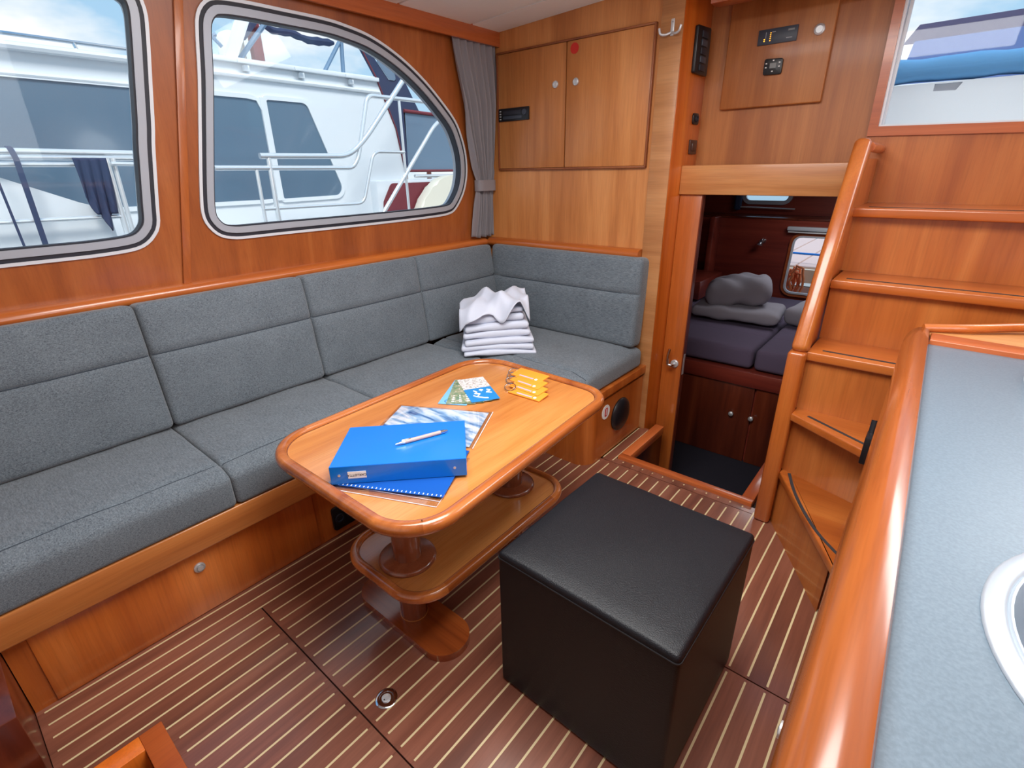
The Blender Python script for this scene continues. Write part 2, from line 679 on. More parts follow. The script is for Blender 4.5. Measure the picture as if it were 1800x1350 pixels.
def fabric():
    m = bpy.data.materials.new('grey_woven_fabric')
    m.use_nodes = True
    t = m.node_tree
    p = t.nodes['Principled BSDF']
    Nn, Ll = t.nodes.new, t.links.new
    tcn = Nn('ShaderNodeTexCoord')
    outs = []
    for s, d in (((500, 160, 500), 2), ((60, 420, 420), 2), ((9, 9, 9), 3)):
        mp_ = Nn('ShaderNodeMapping')
        mp_.inputs['Scale'].default_value = s
        Ll(tcn.outputs['Object'], mp_.inputs[0])
        n = Nn('ShaderNodeTexNoise')
        n.inputs['Scale'].default_value = 1
        n.inputs['Detail'].default_value = d
        Ll(mp_.outputs[0], n.inputs['Vector'])
        outs.append(n)
    a = Nn('ShaderNodeMath')
    a.operation = 'ADD'
    Ll(outs[0].outputs[0], a.inputs[0])
    Ll(outs[1].outputs[0], a.inputs[1])
    h = Nn('ShaderNodeMath')
    h.operation = 'MULTIPLY_ADD'
    h.inputs[1].default_value = .45
    Ll(a.outputs[0], h.inputs[0])
    q = Nn('ShaderNodeMath')
    q.operation = 'MULTIPLY'
    q.inputs[1].default_value = .1
    Ll(outs[2].outputs[0], q.inputs[0])
    Ll(q.outputs[0], h.inputs[2])
    r = Nn('ShaderNodeValToRGB')
    r.color_ramp.elements[0].position = .34
    r.color_ramp.elements[0].color = S(60, 69, 79)
    r.color_ramp.elements[1].position = .66
    r.color_ramp.elements[1].color = S(120, 130, 138)
    Ll(h.outputs[0], r.inputs[0])
    Ll(r.outputs[0], p.inputs['Base Color'])
    b = Nn('ShaderNodeBump')
    b.inputs['Strength'].default_value = .35
    b.inputs['Distance'].default_value = .001
    Ll(a.outputs[0], b.inputs['Height'])
    Ll(b.outputs[0], p.inputs['Normal'])
    p.inputs['Roughness'].default_value = .9
    p.inputs['Sheen Weight'].default_value = .25
    return m


fab = fabric()
thread = mat('seam_thread', S(58, 66, 76), .9)


def counter_mat():
    m = mat('grey_laminate', S(110, 128, 144), .36)
    t = m.node_tree
    p = t.nodes['Principled BSDF']
    tcn = t.nodes.new('ShaderNodeTexCoord')
    n = t.nodes.new('ShaderNodeTexNoise')
    n.inputs['Scale'].default_value = 260
    n.inputs['Detail'].default_value = 3
    t.links.new(tcn.outputs['Object'], n.inputs['Vector'])
    r = t.nodes.new('ShaderNodeValToRGB')
    r.color_ramp.elements[0].position = .35
    r.color_ramp.elements[0].color = S(98, 113, 126)
    r.color_ramp.elements[1].position = .7
    r.color_ramp.elements[1].color = S(108, 124, 137)
    t.links.new(n.outputs[0], r.inputs[0])
    t.links.new(r.outputs[0], p.inputs['Base Color'])
    return m


lam = counter_mat()


def glass(name, tint, refl=.08):
    """thin pane: mostly see-through, mirror-like by Fresnel"""
    m = bpy.data.materials.new(name)
    m.use_nodes = True
    t = m.node_tree
    t.nodes.clear()
    o = t.nodes.new('ShaderNodeOutputMaterial')
    a = t.nodes.new('ShaderNodeBsdfTransparent')
    a.inputs[0].default_value = tint
    g = t.nodes.new('ShaderNodeBsdfGlossy')
    g.inputs['Roughness'].default_value = .02
    lw = t.nodes.new('ShaderNodeLayerWeight')
    lw.inputs[0].default_value = .5
    pw = t.nodes.new('ShaderNodeMath')
    pw.operation = 'POWER'
    pw.inputs[1].default_value = 4
    t.links.new(lw.outputs['Facing'], pw.inputs[0])
    f = t.nodes.new('ShaderNodeMath')
    f.operation = 'MULTIPLY_ADD'
    f.inputs[1].default_value = .55
    f.inputs[2].default_value = refl
    t.links.new(pw.outputs[0], f.inputs[0])
    mxs = t.nodes.new('ShaderNodeMixShader')
    t.links.new(f.outputs[0], mxs.inputs[0])
    t.links.new(a.outputs[0], mxs.inputs[1])
    t.links.new(g.outputs[0], mxs.inputs[2])
    t.links.new(mxs.outputs[0], o.inputs[0])
    return m


pane = glass('clear_window_glass', (.97, .985, .99, 1), .015)
plastic_clear = glass('clear_plastic', (.95, .95, .97, 1), .10)
darkglass = mat('tinted_boat_glass', S(92, 116, 136), .22, spec=.8, coat=.25)
rail_steel = mat('polished_rail', S(236, 240, 242), .22, .55)
greyglass = mat('canvas_window_film', S(104, 126, 148), .12, coat=.6)


def printmat(name, cols, scale, stretch=(1, 1, 1), rough=.3, coat=.4):
    """photographic print on paper: patches of the given colours"""
    m = bpy.data.materials.new(name)
    m.use_nodes = True
    t = m.node_tree
    p = t.nodes['Principled BSDF']
    tcn = t.nodes.new('ShaderNodeTexCoord')
    mp_ = t.nodes.new('ShaderNodeMapping')
    mp_.inputs['Scale'].default_value = stretch
    t.links.new(tcn.outputs['Object'], mp_.inputs[0])
    n = t.nodes.new('ShaderNodeTexNoise')
    n.inputs['Scale'].default_value = scale
    n.inputs['Detail'].default_value = 5
    n.inputs['Distortion'].default_value = .6
    t.links.new(mp_.outputs[0], n.inputs['Vector'])
    r = t.nodes.new('ShaderNodeValToRGB')
    e = r.color_ramp.elements
    e[0].position, e[0].color = .3, cols[0]
    e[1].position, e[1].color = .7, cols[-1]
    for i, c in enumerate(cols[1:-1]):
        x = e.new(.3 + .4 * (i + 1) / (len(cols) - 1))
        x.color = c
    t.links.new(n.outputs[0], r.inputs[0])
    t.links.new(r.outputs[0], p.inputs['Base Color'])
    p.inputs['Roughness'].default_value = rough
    p.inputs['Coat Weight'].default_value = coat
    return m


print_green = printmat('brochure_print', [S(60, 100, 80), S(116, 142, 110), S(150, 150, 120), S(210, 205, 195)], 60)
print_street = printmat('brochure_street', [S(120, 130, 100), S(190, 180, 180), S(235, 235, 235), S(150, 140, 110)], 90)
print_glare = printmat('blue_leaflet_glare', [S(24, 84, 158), S(150, 190, 224), S(240, 246, 250), S(252, 252, 254)], 13, (1, 3.2, 1))  # blue print; the white streaks paint in reflections on the plastic
lightblue = mat('light_blue_print', S(120, 184, 232), .3, coat=.4)
blueprint = mat('sea_blue_print', S(30, 130, 200), .3, coat=.4)

# ================================================================== STRUCTURE
# ---- side wall with the two windows (leans in towards the top)
WX = lambda z: -2.09 + .09 * (z - .92)
FW = lambda a, b, t: Vector((WX(b) + t, a, b))
w2o = [(0.92, 1.815), (1.008, 1.822), (1.156, 1.824), (1.303, 1.825), (1.393, 1.82), (1.524, 1.800), (1.667, 1.75), (1.801, 1.679), (1.917, 1.597), (2.013, 1.514), (2.063, 1.433), (2.09, 1.36), (2.099, 1.29), (2.094, 1.23), (2.07, 1.162), (2.015, 1.092), (1.96, 1.069), (1.85, 1.062), (1.627, 1.058), (1.309, 1.056), (1.037, 1.056), (.9, 1.055), (0.847, 1.057), (0.797, 1.070), (0.763, 1.103), (0.747, 1.151), (0.757, 1.237), (0.796, 1.444), (0.823, 1.586), (0.84, 1.70), (0.853, 1.757), (0.88, 1.795)]
w1o = [(-.38, 1.82), (.0, 1.822), (.4, 1.822), (.60, 1.82), (.66, 1.812), (.70, 1.785), (.713, 1.74), (.705, 1.672), (.683, 1.545), (.662, 1.425), (.649, 1.363), (.622, 1.202), (.609, 1.129), (.587, 1.092), (.554, 1.065), (.51, 1.052), (.42, 1.046), (.327, 1.045), (0, 1.045), (-.42, 1.045), (-.48, 1.06), (-.51, 1.10), (-.5, 1.2), (-.46, 1.7), (-.44, 1.78)]
loops = [smooth_loop(w1o, 200), smooth_loop(w2o, 200)]
WOUT = [(-1.5, -.06), (2.32, -.06), (2.32, 1.95), (-1.5, 1.95)]
structure(obj('wall_left', plate(WOUT, [inset(l, .016) for l in loops], FW, 0, -.03), w_lw, smooth=0))
structure(obj('wall_left_outer_skin', plate(WOUT, [inset(l, .016) for l in loops], FW, -.05, -.06), gelcoat, smooth=0))
for n, l in enumerate(loops):
    e = thing('window_%d' % (n + 1), None, None, (-2.05, l[0][0], 1.05), kind='structure')
    obj('frame_flange', ring(l, inset(l, .010), FW, -.002, .007), alu_w, e, 30)
    obj('rubber_seal', ring(inset(l, .010), inset(l, .023), FW, -.002, .004), rubber, e, 30)
    obj('frame_profile', ring(inset(l, .023), inset(l, .046), FW, -.055, .009), alu, e, 30)
    obj('glazing_gasket', ring(inset(l, .046), inset(l, .051), FW, -.03, .003), rubber, e, 30)
    g = inset(l, .0505)
    obj('glass_pane', prism(g, FW, -.022, -.026), pane, e, 0)
structure(obj('trim_1', prism([(.637, .92), (.664, .92), (.835, 1.86), (.808, 1.86)], FW, 0, .010, .003), w_lw))
# fascia under the headlining
structure(obj('trim_2', box(-1.974, -1.957, -1.5, 2.28, 1.854, 1.925, .003), w_redy))
structure(obj('trim_3', box(-2.01, -1.974, -1.5, 2.28, 1.885, 1.925), w_redy))
# rounded rail along the side and across the bulkhead
prof = [(.0, .0), (.040, .0), (.052, .008), (.056, .020), (.052, .032), (.040, .040), (.0, .042)]
structure(obj('trim_4', sweep([(-2.094, -1.45, .880), (-2.094, 2.23, .880)], prof, False), w_y))
structure(obj('trim_5', sweep([(-2.04, 2.285, .882), (-1.088, 2.285, .884)], [(a * 1.05, b * 1.05) for a, b in prof], False), w_x))

# ---- forward bulkhead
bulk = structure(obj('wall_front', box(-2.12, -1.085, 2.28, 2.32, -.02, 1.98), w_z, smooth=0))
postm = structure(obj('wall_post', box(-1.085, -.99, 2.272, 2.575, -.46, 1.99, .003), w_orange))
obj('post_facing', box(-1.086, -.991, 2.266, 2.2725, .0, 1.99, .002), w_pale, postm)
# ---- wall behind the companionway, lintel beam, door leaf
wb = structure(obj('wall_companionway', box(-.99, -.318, 2.555, 2.60, 1.16, 1.99), w_z2, smooth=0))
structure(obj('trim_6', box(-.99, -.312, 2.395, 2.548, 1.167, 1.289, .004), w_palex))
structure(obj('trim_7', box(-.90, .9, 2.285, 2.36, 1.853, 1.99, .006), w_red))
d1 = thing('door_1', 'folded back wooden cabin door with a chrome lever handle', None, (-.94, 2.42, -.44), kind='structure')
obj('door_leaf', box(-.989, -.886, 2.412, 2.445, -.44, 1.166, .002), w_zr, d1)
obj('edge_lipping', box(-.886, -.881, 2.412, 2.445, -.44, 1.166), w_dark, d1)
ro = obj('handle_rosette', lathe([(0, 0), (.021, 0), (.021, .006), (.018, .009), (.0, .009)], (-.921, 2.412, .345), '-y', 24), steel, d1)
obj('lever_handle', tube(bend([(-.921, 2.405, .345), (-.921, 2.374, .345), (-.944, 2.368, .348), (-.947, 2.368, .39), (-.940, 2.372, .432)], .018), .0075), chrome, d1)
obj('latch_plate', box(-.8815, -.8795, 2.42, 2.437, .29, .40), steel, d1)

# ---- headlining
ZC = lambda x: 1.918 + .046 * (min(x, .0) + 1.97) - (.046 * max(0, x))
xs = [-1.985 + k * (1.3 + 1.985) / 24 for k in range(25)]
outl = [(x, ZC(x) + .012) for x in xs] + [(x, ZC(x) + .05) for x in reversed(xs)]
ce = structure(obj('ceiling', prism(outl, FXZ, -1.5, 2.62), w_red, smooth=0))
for y0, y1 in ((-1.45, -.55), (-.545, .30), (.305, 1.135), (1.14, 1.638), (1.648, 2.072), (2.084, 2.279)):
    outl = [(x, ZC(x)) for x in xs] + [(x, ZC(x) + .016) for x in reversed(xs)]
    outl[0] = (outl[0][0] + .018, outl[0][1])
    outl[-1] = (outl[-1][0] + .018, outl[-1][1])
    obj('ceiling_panel', prism(outl, FXZ, y0, y1, .005, 3), ceilmat, ce, 50)

# ---- unseen sides of the saloon
structure(obj('wall_right', box(1.32, 1.36, -1.5, 2.6, -.1, 2.0), w_z, smooth=0))
structure(obj('wall_back', box(-2.1, 1.36, -1.54, -1.50, -.6, 2.0), w_z, smooth=0))

# ---- floor: sub-floor with two wells, planks and inlay strips
fb = bmesh.new()
for b in ((-2.1, -1.198, -1.5, 2.3), (-1.198, 1.35, .064, 1.885), (-1.198, -.955, 1.885, 2.3), (-.344, 1.35, 1.885, 2.6)):
    box(b[0], b[1], b[2], b[3], -.06, -.012, bm=fb)
fl = structure(obj('floor', fb, seam_dark, smooth=0))
SP, X0 = .0493, -.768
plank_me, strip_me = {}, {}


def lay(x0, x1, y0, y1, cache, nm, m, z0, z1, par=fl):
    key = (round(x1 - x0, 4), round(y1 - y0, 3))
    if key not in cache:
        b = box(-(x1 - x0) / 2, (x1 - x0) / 2, -(y1 - y0) / 2, (y1 - y0) / 2, z0, z1)
        o = obj(nm, b, m, par, 0, local=True)
        cache[key] = o.data
    else:
        o = bpy.data.objects.new(nm, cache[key])
        C.objects.link(o)
        o.parent = par
    o.location = ((x0 + x1) / 2, (y0 + y1) / 2, 0)
    return o


def strake(x0, x1, spans, ends=.012):
    for y0, y1 in spans:
        lay(x0 + .0002, x1 - .0002, y0, y1, plank_me, 'plank', w_floor, -.012, 0)


def inlay(x, spans):
    for y0, y1 in spans:
        lay(x - .0027, x + .0027, y0, y1, strip_me, 'inlay_strip', holly, -.003, .0004)


edges_x = []
x = X0 + SP * -16
while x < .06:
    edges_x.append(x)
    x += SP
for xe in edges_x:
    xa, xb = xe, xe + SP
    c = (xa + xb) / 2
    if c < -1.56:
        continue
    if xa < -1.52:
        xa = -1.535
    if c < -1.39:
        sp = [(-.135, 1.78)]
    elif c < -1.198:
        sp = [(-.135, .400), (.404, 1.78)]
    elif c < -1.03:
        sp = [(.066, .400), (.404, 1.868)]
    elif c < -.96:
        sp = [(.066, .400), (.404, 1.868), (1.872, 2.28)]
    elif c < -.34:
        sp = [(.066, .400), (.404, 1.868), (1.872, 1.914)]
    elif c < -.20:
        sp = [(.066, 1.118), (1.122, 1.99)]
    else:
        sp = [(.066, 1.118), (1.122, 1.99)]
    strake(xa, xb, sp)
for xe in edges_x:
    if xe < -1.515:
        continue
    if xe < -1.40:
        sp = [(-.12, 1.77)]
    elif xe < -1.21:
        sp = [(-.12, .388), (.414, 1.77)]
    elif xe < -1.03:
        sp = [(.08, .388), (.414, 1.85)]
    elif xe < -.96:
        sp = [(.08, .388), (.414, 1.85), (1.885, 2.26)]
    elif xe < -.34:
        sp = [(.08, .388), (.414, 1.852), (1.893, 1.902)]
    else:
        sp = [(.08, 1.108), (1.130, 1.888)]
    inlay(xe, sp)
# deck fitting let into the floor
f = thing('floor_ring_pull', 'round chrome lifting ring set flush in the wooden floor', 'floor fitting', (-.845, .467, 0))
obj('flange', lathe([(0, .0005), (.029, .0005), (.029, .002), (.026, .0035), (.019, .003), (.018, .0015), (0, .0015)], (-.845, .467, 0)), chrome, f)
obj('centre_boss', lathe([(0, .0016), (.012, .0016), (.012, .004), (.009, .0045), (.007, .0025), (0, .0022)], (-.845, .467, 0)), steel, f)
obj('slot', box(-.8465, -.8435, .455, .462, .0022, .004), seam_dark, f)

# ---- well in front of the forward cabin: coamings and lining
for a in ((-.955, -.345, 1.913, 1.950), (-.955, -.906, 1.950, 2.330), (-.394, -.345, 1.950, 2.33)):
    structure(obj('trim_8', box(a[0], a[1], a[2], a[3], -.03, .016, .004), w_red if a[1] - a[0] > .1 else w_redy))
wl = bmesh.new()
box(-.96, -.34, 1.90, 1.945, -.46, -.03, bm=wl)
box(-.975, -.945, 1.93, 2.42, -.46, -.03, bm=wl)
box(-.36, -.34, 1.93, 2.36, -.46, -.03, bm=wl)
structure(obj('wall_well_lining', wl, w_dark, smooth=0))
structure(obj('floor_cabin', box(-1.82, .24, 1.90, 4.60, -.50, -.451), carpet, smooth=0))

# ---- coaming of the aft well (lower left corner) and the locker beside it
structure(obj('trim_9', box(-1.198, -.6, .016, .064, -.02, .05, .002), w_redy))
structure(obj('trim_10', box(-1.198, -1.150, -.9, .016, -.02, .05, .002), w_orange))
wl = bmesh.new()
box(-1.198, -.3, .02, .06, -.6, -.02, bm=wl)
box(-1.198, -1.16, -1.5, .018, -.6, -.02, bm=wl)
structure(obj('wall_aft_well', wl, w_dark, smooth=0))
structure(obj('floor_aft_well', box(-1.25, 1.3, -1.5, .06, -.62, -.6), carpet, smooth=0))
lk = thing('aft_locker', 'dark glossy wooden locker front at the end of the sofa', 'locker', (-1.6, -.3, 0))
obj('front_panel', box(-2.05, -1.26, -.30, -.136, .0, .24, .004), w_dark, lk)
obj('corner_post', box(-1.42, -1.26, -.32, -.30, 0, .5, .004), w_dark, lk)

# ================================================================== FORWARD CABIN (through the door)
cb = bmesh.new()
box(-1.86, -1.82, 2.6, 5.2, -.5, 1.35, bm=cb)
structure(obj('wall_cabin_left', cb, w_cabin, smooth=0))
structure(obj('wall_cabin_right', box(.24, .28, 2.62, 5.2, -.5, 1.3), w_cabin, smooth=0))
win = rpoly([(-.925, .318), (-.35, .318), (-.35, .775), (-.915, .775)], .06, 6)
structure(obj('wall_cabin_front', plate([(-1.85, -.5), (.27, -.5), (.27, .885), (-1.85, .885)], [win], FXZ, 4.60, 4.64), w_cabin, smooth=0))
e = thing('window_3', None, None, (-.6, 4.6, .32), kind='structure')
obj('window_frame', ring(resample(inset(win, -.022), 90), resample(inset(win, .004), 90), FXZ, 4.585, 4.62), w_red, e, 30)
obj('window_bead', ring(resample(inset(win, .0), 90), resample(inset(win, .014), 90), FXZ, 4.58, 4.60), alu_w, e, 30)
obj('glass_pane', prism(inset(win, .006), FXZ, 4.615, 4.619), pane, e, 0)
structure(obj('trim_11', box(-1.85, .27, 4.595, 4.95, .885, .90, .003), w_dark))
port = rpoly([(-1.42, 1.0), (-1.06, 1.0), (-1.06, 1.16), (-1.42, 1.16)], .05, 6)
structure(obj('wall_cabin_upper', plate([(-1.85, .9), (.27, .9), (.27, 1.3), (-1.85, 1.3)], [port], FXZ, 4.9, 4.93), w_cabin, smooth=0))
e = thing('window_4', None, None, (-1.25, 4.9, 1.0), kind='structure')
obj('window_frame', ring(resample(inset(port, -.02), 80), resample(inset(port, .012), 80), FXZ, 4.88, 4.905), alu, e, 30)
obj('glass_pane', prism(inset(port, .01), FXZ, 4.908, 4.911), pane, e, 0)
structure(obj('ceiling_cabin', box(-1.85, .27, 2.6, 4.95, 1.27, 1.30), gelcoat, smooth=0))
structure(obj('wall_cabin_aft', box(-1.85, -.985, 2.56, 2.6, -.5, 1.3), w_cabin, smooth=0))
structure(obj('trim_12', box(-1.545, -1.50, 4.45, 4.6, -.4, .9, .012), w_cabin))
bb = thing('berth', 'wooden berth front with two knobbed locker doors coloured dark for shade, seen through the doorway', 'bed base', (-.75, 3.03, -.45))
obj('locker_door', box(-1.80, -.655, 3.04, 3.061, -.449, .055, .003), w_dark, bb)  # darker wood on both doors stands in for the dim cabin light
obj('locker_door', box(-.645, .2, 3.04, 3.061, -.449, .055, .003), w_dark, bb)
obj('front_board', box(-1.80, .2, 3.02, 3.06, .062, .155, .005), w_cabin, bb)
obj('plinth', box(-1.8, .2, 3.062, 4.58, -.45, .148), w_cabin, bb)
for kx in (-.762, -.645 + .0):
    obj('knob', lathe([(0, 0), (.006, 0), (.006, .012), (.014, .016), (.014, .026), (.009, .030), (0, .031)], (kx, 3.04, -.135), '-y', 16), steel, bb)
def taper(b):
    for v in b.verts:
        if v.co.x < 0:
            v.co.x *= 1 - .75 * max(0, v.co.y + .35) * .62
    return b


m1 = obj('berth_mattress', xf(taper(cushion(1.10, 1.48, .13, .03, 10, 12, 2, .012, flat_back=True, seams=[('y', -.45), ('y', -.25), ('y', -.05), ('y', .15)], seam_d=.006)), Matrix.Translation((-1.255, 3.80, .222))), quilt)
tag(m1, 'plum quilted mattress on the left of the berth, under the folded duvet', 'mattress', 'berth mattresses')
m2 = obj('berth_mattress', xf(cushion(.9, 1.48, .13, .03, 10, 12, 2, .012, flat_back=True, seams=[('y', -.45), ('y', -.25), ('y', -.05), ('y', .15)], seam_d=.006), Matrix.Translation((-.245, 3.80, .222))), quilt)
tag(m2, 'plum quilted mattress on the right of the berth, beside the stair post', 'mattress', 'berth mattresses')
pm = cushion(.42, .32, .13, .06, 26, 20, 4, .035, wob=.011, seed=4)
pl = obj('folded_duvet', xf(pm, Matrix.Translation((-1.02, 3.70, .485)) @ Matrix.Rotation(.25, 4, 'Z') @ Matrix.Rotation(-.15, 4, 'Y')), pillowm)
tag(pl, 'puffy light grey folded duvet on the left of the berth', 'duvet')
pm = cushion(.56, .36, .07, .03, 16, 12, 3, .014, wob=.005, seed=5)
pl = obj('pillow', xf(pm, Matrix.Translation((-.99, 3.66, .356)) @ Matrix.Rotation(.1, 4, 'Z')), pillowm)
tag(pl, 'flat light grey pillow under the folded duvet', 'pillow', 'berth pillows')
pm = cushion(.42, .36, .10, .045, 16, 12, 3, .02, wob=.006, seed=6)
pl = obj('pillow', xf(pm, Matrix.Translation((-.46, 3.76, .380)) @ Matrix.Rotation(-.3, 4, 'Z') @ Matrix.Rotation(.12, 4, 'X')), pillowm)
tag(pl, 'grey pillow below the cabin window, half hidden by the stair post', 'pillow', 'berth pillows')
bx = obj('bedside_ledge', box(-1.815, -1.38, 3.95, 4.45, .312, .46, .01), w_cabin)
tag(bx, 'dark red wooden ledge box at the left side of the berth', 'ledge')
bl = thing('window_blind', 'rolled white blind above the cabin window', 'blind', (-.65, 4.56, .79))
obj('blind_cassette', box(-.968, -.32, 4.55, 4.595, .812, .842, .006), alu_w, bl)
obj('blind_batten', box(-.960, -.32, 4.56, 4.585, .796, .806, .002), whitepl, bl)
lp = thing('reading_lamp', 'small chrome reading lamp on the dark cabin wall', 'lamp', (-1.14, 4.59, .68))
obj('lamp_shade', lathe([(.004, 0), (.012, .006), (.018, .03), (.028, .05), (.026, .05), (.0, .02)], (-1.137, 4.545, .735), Vector((-.2, -.2, -1)), 20), chrome, lp)
obj('lamp_arm', tube([(-1.137, 4.545, .735), (-1.137, 4.57, .742), (-1.137, 4.60, .72)], .005, 8), chrome, lp)
obj('wall_plate', lathe([(0, 0), (.022, 0), (.018, .008), (0, .010)], (-1.137, 4.60, .715), '-y', 20), chrome, lp)
pc = obj('cabin_curtain', xf(cushion(.06, .04, .17, .018, 3, 3, 6, .004), Matrix.Translation((-1.46, 4.86, 1.02))), navy)
tag(pc, 'short dark curtain tied beside the upper porthole', 'curtain')
tag(obj('curtain_rail', tube([(-1.43, 4.84, .958), (-1.0, 4.84, .952)], .006, 8), steel), 'thin metal curtain rail below the upper porthole', 'curtain rail')

# ================================================================== STAIRS
st = thing('companionway_stairs', 'varnished cherry stairs with black grip strips rising to the deck door', 'stairs', (-.1, 1.87, 0))
obj('newel_post', box(-.318, -.262, 1.838, 1.905, 0, .700, .012, 3), w_zr, st)
hv = Vector((0, 2.222 - 1.858, 1.358 - .695))
hl = hv.length
hb = box(-.026, .026, -.036, .036, 0, hl, .02, 4)
hm = Matrix.Translation((-.288, 1.874, .690)) @ Matrix.Rotation(-math.atan2(hv.y, hv.z), 4, 'X')
obj('handrail', xf(hb, hm), w_zr, st)
obj('rail_dowel', lathe([(0, 0), (.016, 0), (.016, .30), (0, .30)], (-.27, 2.25, 1.335), 'y', 16), w_red, st)
obj('side_cheek', prism([(1.89, 0), (1.89, .66), (2.28, 1.30), (2.54, 1.30), (2.54, 0)], FYZ, -.306, -.27), w_zr, st, 0)
z1, z2, z3, z4, z5 = .24, .485, .70, .915, 1.1405
XR = .95
treads = [([(-.262, 1.842), (-.018, 1.405), (-.012, 1.405), (-.012, 1.80), (-.24, 1.875), (-.262, 1.88)], z1, .030),
          ([(-.264, 1.830), (-.012, 1.672), (-.012, 1.905), (-.264, 1.905)], z2, .030),
          ([(-.266, 1.873), (XR, 1.868), (XR, 2.09), (-.266, 2.09)], z3, .032),
          ([(-.266, 2.052), (XR, 2.03), (XR, 2.28), (-.266, 2.28)], z4, .032),
          ([(-.272, 2.222), (XR, 2.19), (XR, 2.555), (-.272, 2.555)], z5, .032)]
for pts, z, th in treads:
    obj('tread', prism(pts, FXY, z - th, z, .006, 3), w_x, st)
grips = [([(-.232, 1.850), (-.195, 1.745), (-.148, 1.650), (-.085, 1.545), (-.020, 1.478)], z1), ([(-.214, 1.837), (-.016, 1.718)], z2),
         ([(-.226, 1.912), (.5, 1.902)], z3), ([(-.228, 2.097), (XR - .05, 2.066)], z4), ([(-.232, 2.275), (XR - .05, 2.243)], z5)]
for pts, z in grips:
    line = [Vector((q[0], q[1], 0)) for q in pts]
    if len(line) > 2:
        line = bend(line, .06)
    obj('grip_strip', sweep([Vector((q.x, q.y, z)) for q in line], [(-.005, -.001), (.005, -.001), (.005, .0012), (-.005, .0012)], False), stripm, st, 0)
rp = lambda p0, p1, z0, z1_: prism([(p0[0], p0[1]), (p1[0], p1[1]), (p1[0] + .004, p1[1] + .016), (p0[0] + .004, p0[1] + .016)], FXY, z0, z1_)
obj('riser', rp((-.262, 1.872), (-.030, 1.487), 0, z1 - .03), w_stairz, st, 0)
obj('riser', rp((-.262, 1.868), (-.012, 1.778), z1, z2 - .03), w_stairz, st, 0)
obj('riser', box(-.266, .02, 1.888, 1.90, z2, z3 - .032), w_stairz, st, 0)
obj('riser', box(-.266, XR, 2.072, 2.09, z3, z4 - .032), w_stairz, st, 0)
obj('riser', box(-.270, XR, 2.262, 2.28, z4, z5 - .032), w_stairz, st, 0)
obj('riser', box(-.320, XR, 2.552, 2.575, z5, 1.381), w_stairz, st, 0)

# ---- deck door / window at the head of the stairs
e = thing('window_5', None, None, (.1, 2.56, 1.38), kind='structure')
obj('window_frame', ring([(-.324, 1.381), (.9, 1.355), (.9, 1.95), (-.335, 1.95)], [(-.294, 1.413), (.87, 1.388), (.87, 1.93), (-.305, 1.93)], FXZ, 2.54, 2.60), w_red, e, 30)
obj('sash', ring([(-.294, 1.413), (.87, 1.388), (.87, 1.93), (-.305, 1.93)], [(-.287, 1.4185), (.86, 1.394), (.86, 1.92), (-.296, 1.92)], FXZ, 2.55, 2.61), alu_w, e, 30)
obj('sash', box(-.292, -.281, 2.585, 2.60, 1.42, 1.93), alu_w, e, 0)
obj('glass_pane', box(-.29, .865, 2.590, 2.594, 1.392, 1.925), pane, e, 0)

# ================================================================== COUNTER
ct = thing('galley_counter', 'varnished galley counter with a rounded wooden edge in the right foreground', 'counter', (.4, .6, 0))
ex = lambda y: -.0095 - .0095 * (y - .6)     # outer edge runs slightly off the boat's axis
obj('front_panel', prism([(ex(-.5) + .008, -.5), (ex(1.70) + .008, 1.70), (ex(1.70) + .03, 1.70), (ex(-.5) + .03, -.5)], FXY, 0, .80), w_zr, ct, 0)
obj('end_panel', box(.02, .9, 1.66, 1.70, 0, .80), w_zr, ct, 0)
iy = lambda y: .058 - .0165 * (y - .1)
sinkc, sinka = (.300, .605), (.18, .212)
ell = lambda c, a, s, n=64, p=2.0: [(c[0] + s * a[0] * math.copysign(abs(math.cos(2 * PI * k / n)) ** (2 / p), math.cos(2 * PI * k / n)), c[1] + s * a[1] * math.copysign(abs(math.sin(2 * PI * k / n)) ** (2 / p), math.sin(2 * PI * k / n))) for k in range(n)]
obj('worktop', plate([(.02, -.5), (.9, -.5), (.9, 1.70), (.02, 1.70)], [ell(sinkc, sinka, .90)], FXY, .855, .80), lam, ct, 0)
bm = bmesh.new()
rings = []
NP = 14
for y in [-.5 + k * (2.20) / 22 for k in range(23)] + [1.712, 1.722, 1.727]:
    xo, xi = ex(y), iy(y)
    shr = {1.712: .004, 1.722: .012, 1.727: .024}.get(y, 0)
    P_ = []
    wdt = xi - xo
    for k in range(NP + 1):
        a = PI - (PI / 2) * k / NP
        P_.append((xo + wdt * .62 + math.cos(a) * (wdt * .62 - shr * .6), .824 + math.sin(a) * (.052 - shr)))
    P_ += [(xi - .012, .876 - shr), (xi - .003, .872 - shr), (xi, .864 - shr), (xi, .82)]
    P_ += [(xo + shr * .6, .79)]
    rings.append([bm.verts.new((px, y, pz)) for px, pz in P_])
for A, B in zip(rings, rings[1:]):
    for k in range(len(A)):
        bm.faces.new((A[k], A[(k + 1) % len(A)], B[(k + 1) % len(B)], B[k]))
bm.faces.new(rings[0]); bm.faces.new(rings[-1][::-1])
obj('edge_rail', bm, w_rail, ct, 40)
obj('back_rail', prism([(.034, 1.617), (.9, 1.567), (.9, 1.610), (.034, 1.690)], FXY, .82, .868, .004, 3), w_red, ct)
obj('back_shelf', prism([(.03, 1.688), (.9, 1.608), (.9, 1.99), (.34, 1.95), (.228, 1.862), (.11, 1.752), (.03, 1.716)], FXY, .83, .8625), w_palex, ct, 0)
obj('shelf_fiddle', tube(bend([(.015, 1.712, .872), (.11, 1.748, .878), (.228, 1.84, .882), (.5, 1.96, .884), (.9, 1.99, .884)], .08), .011), w_x, ct)
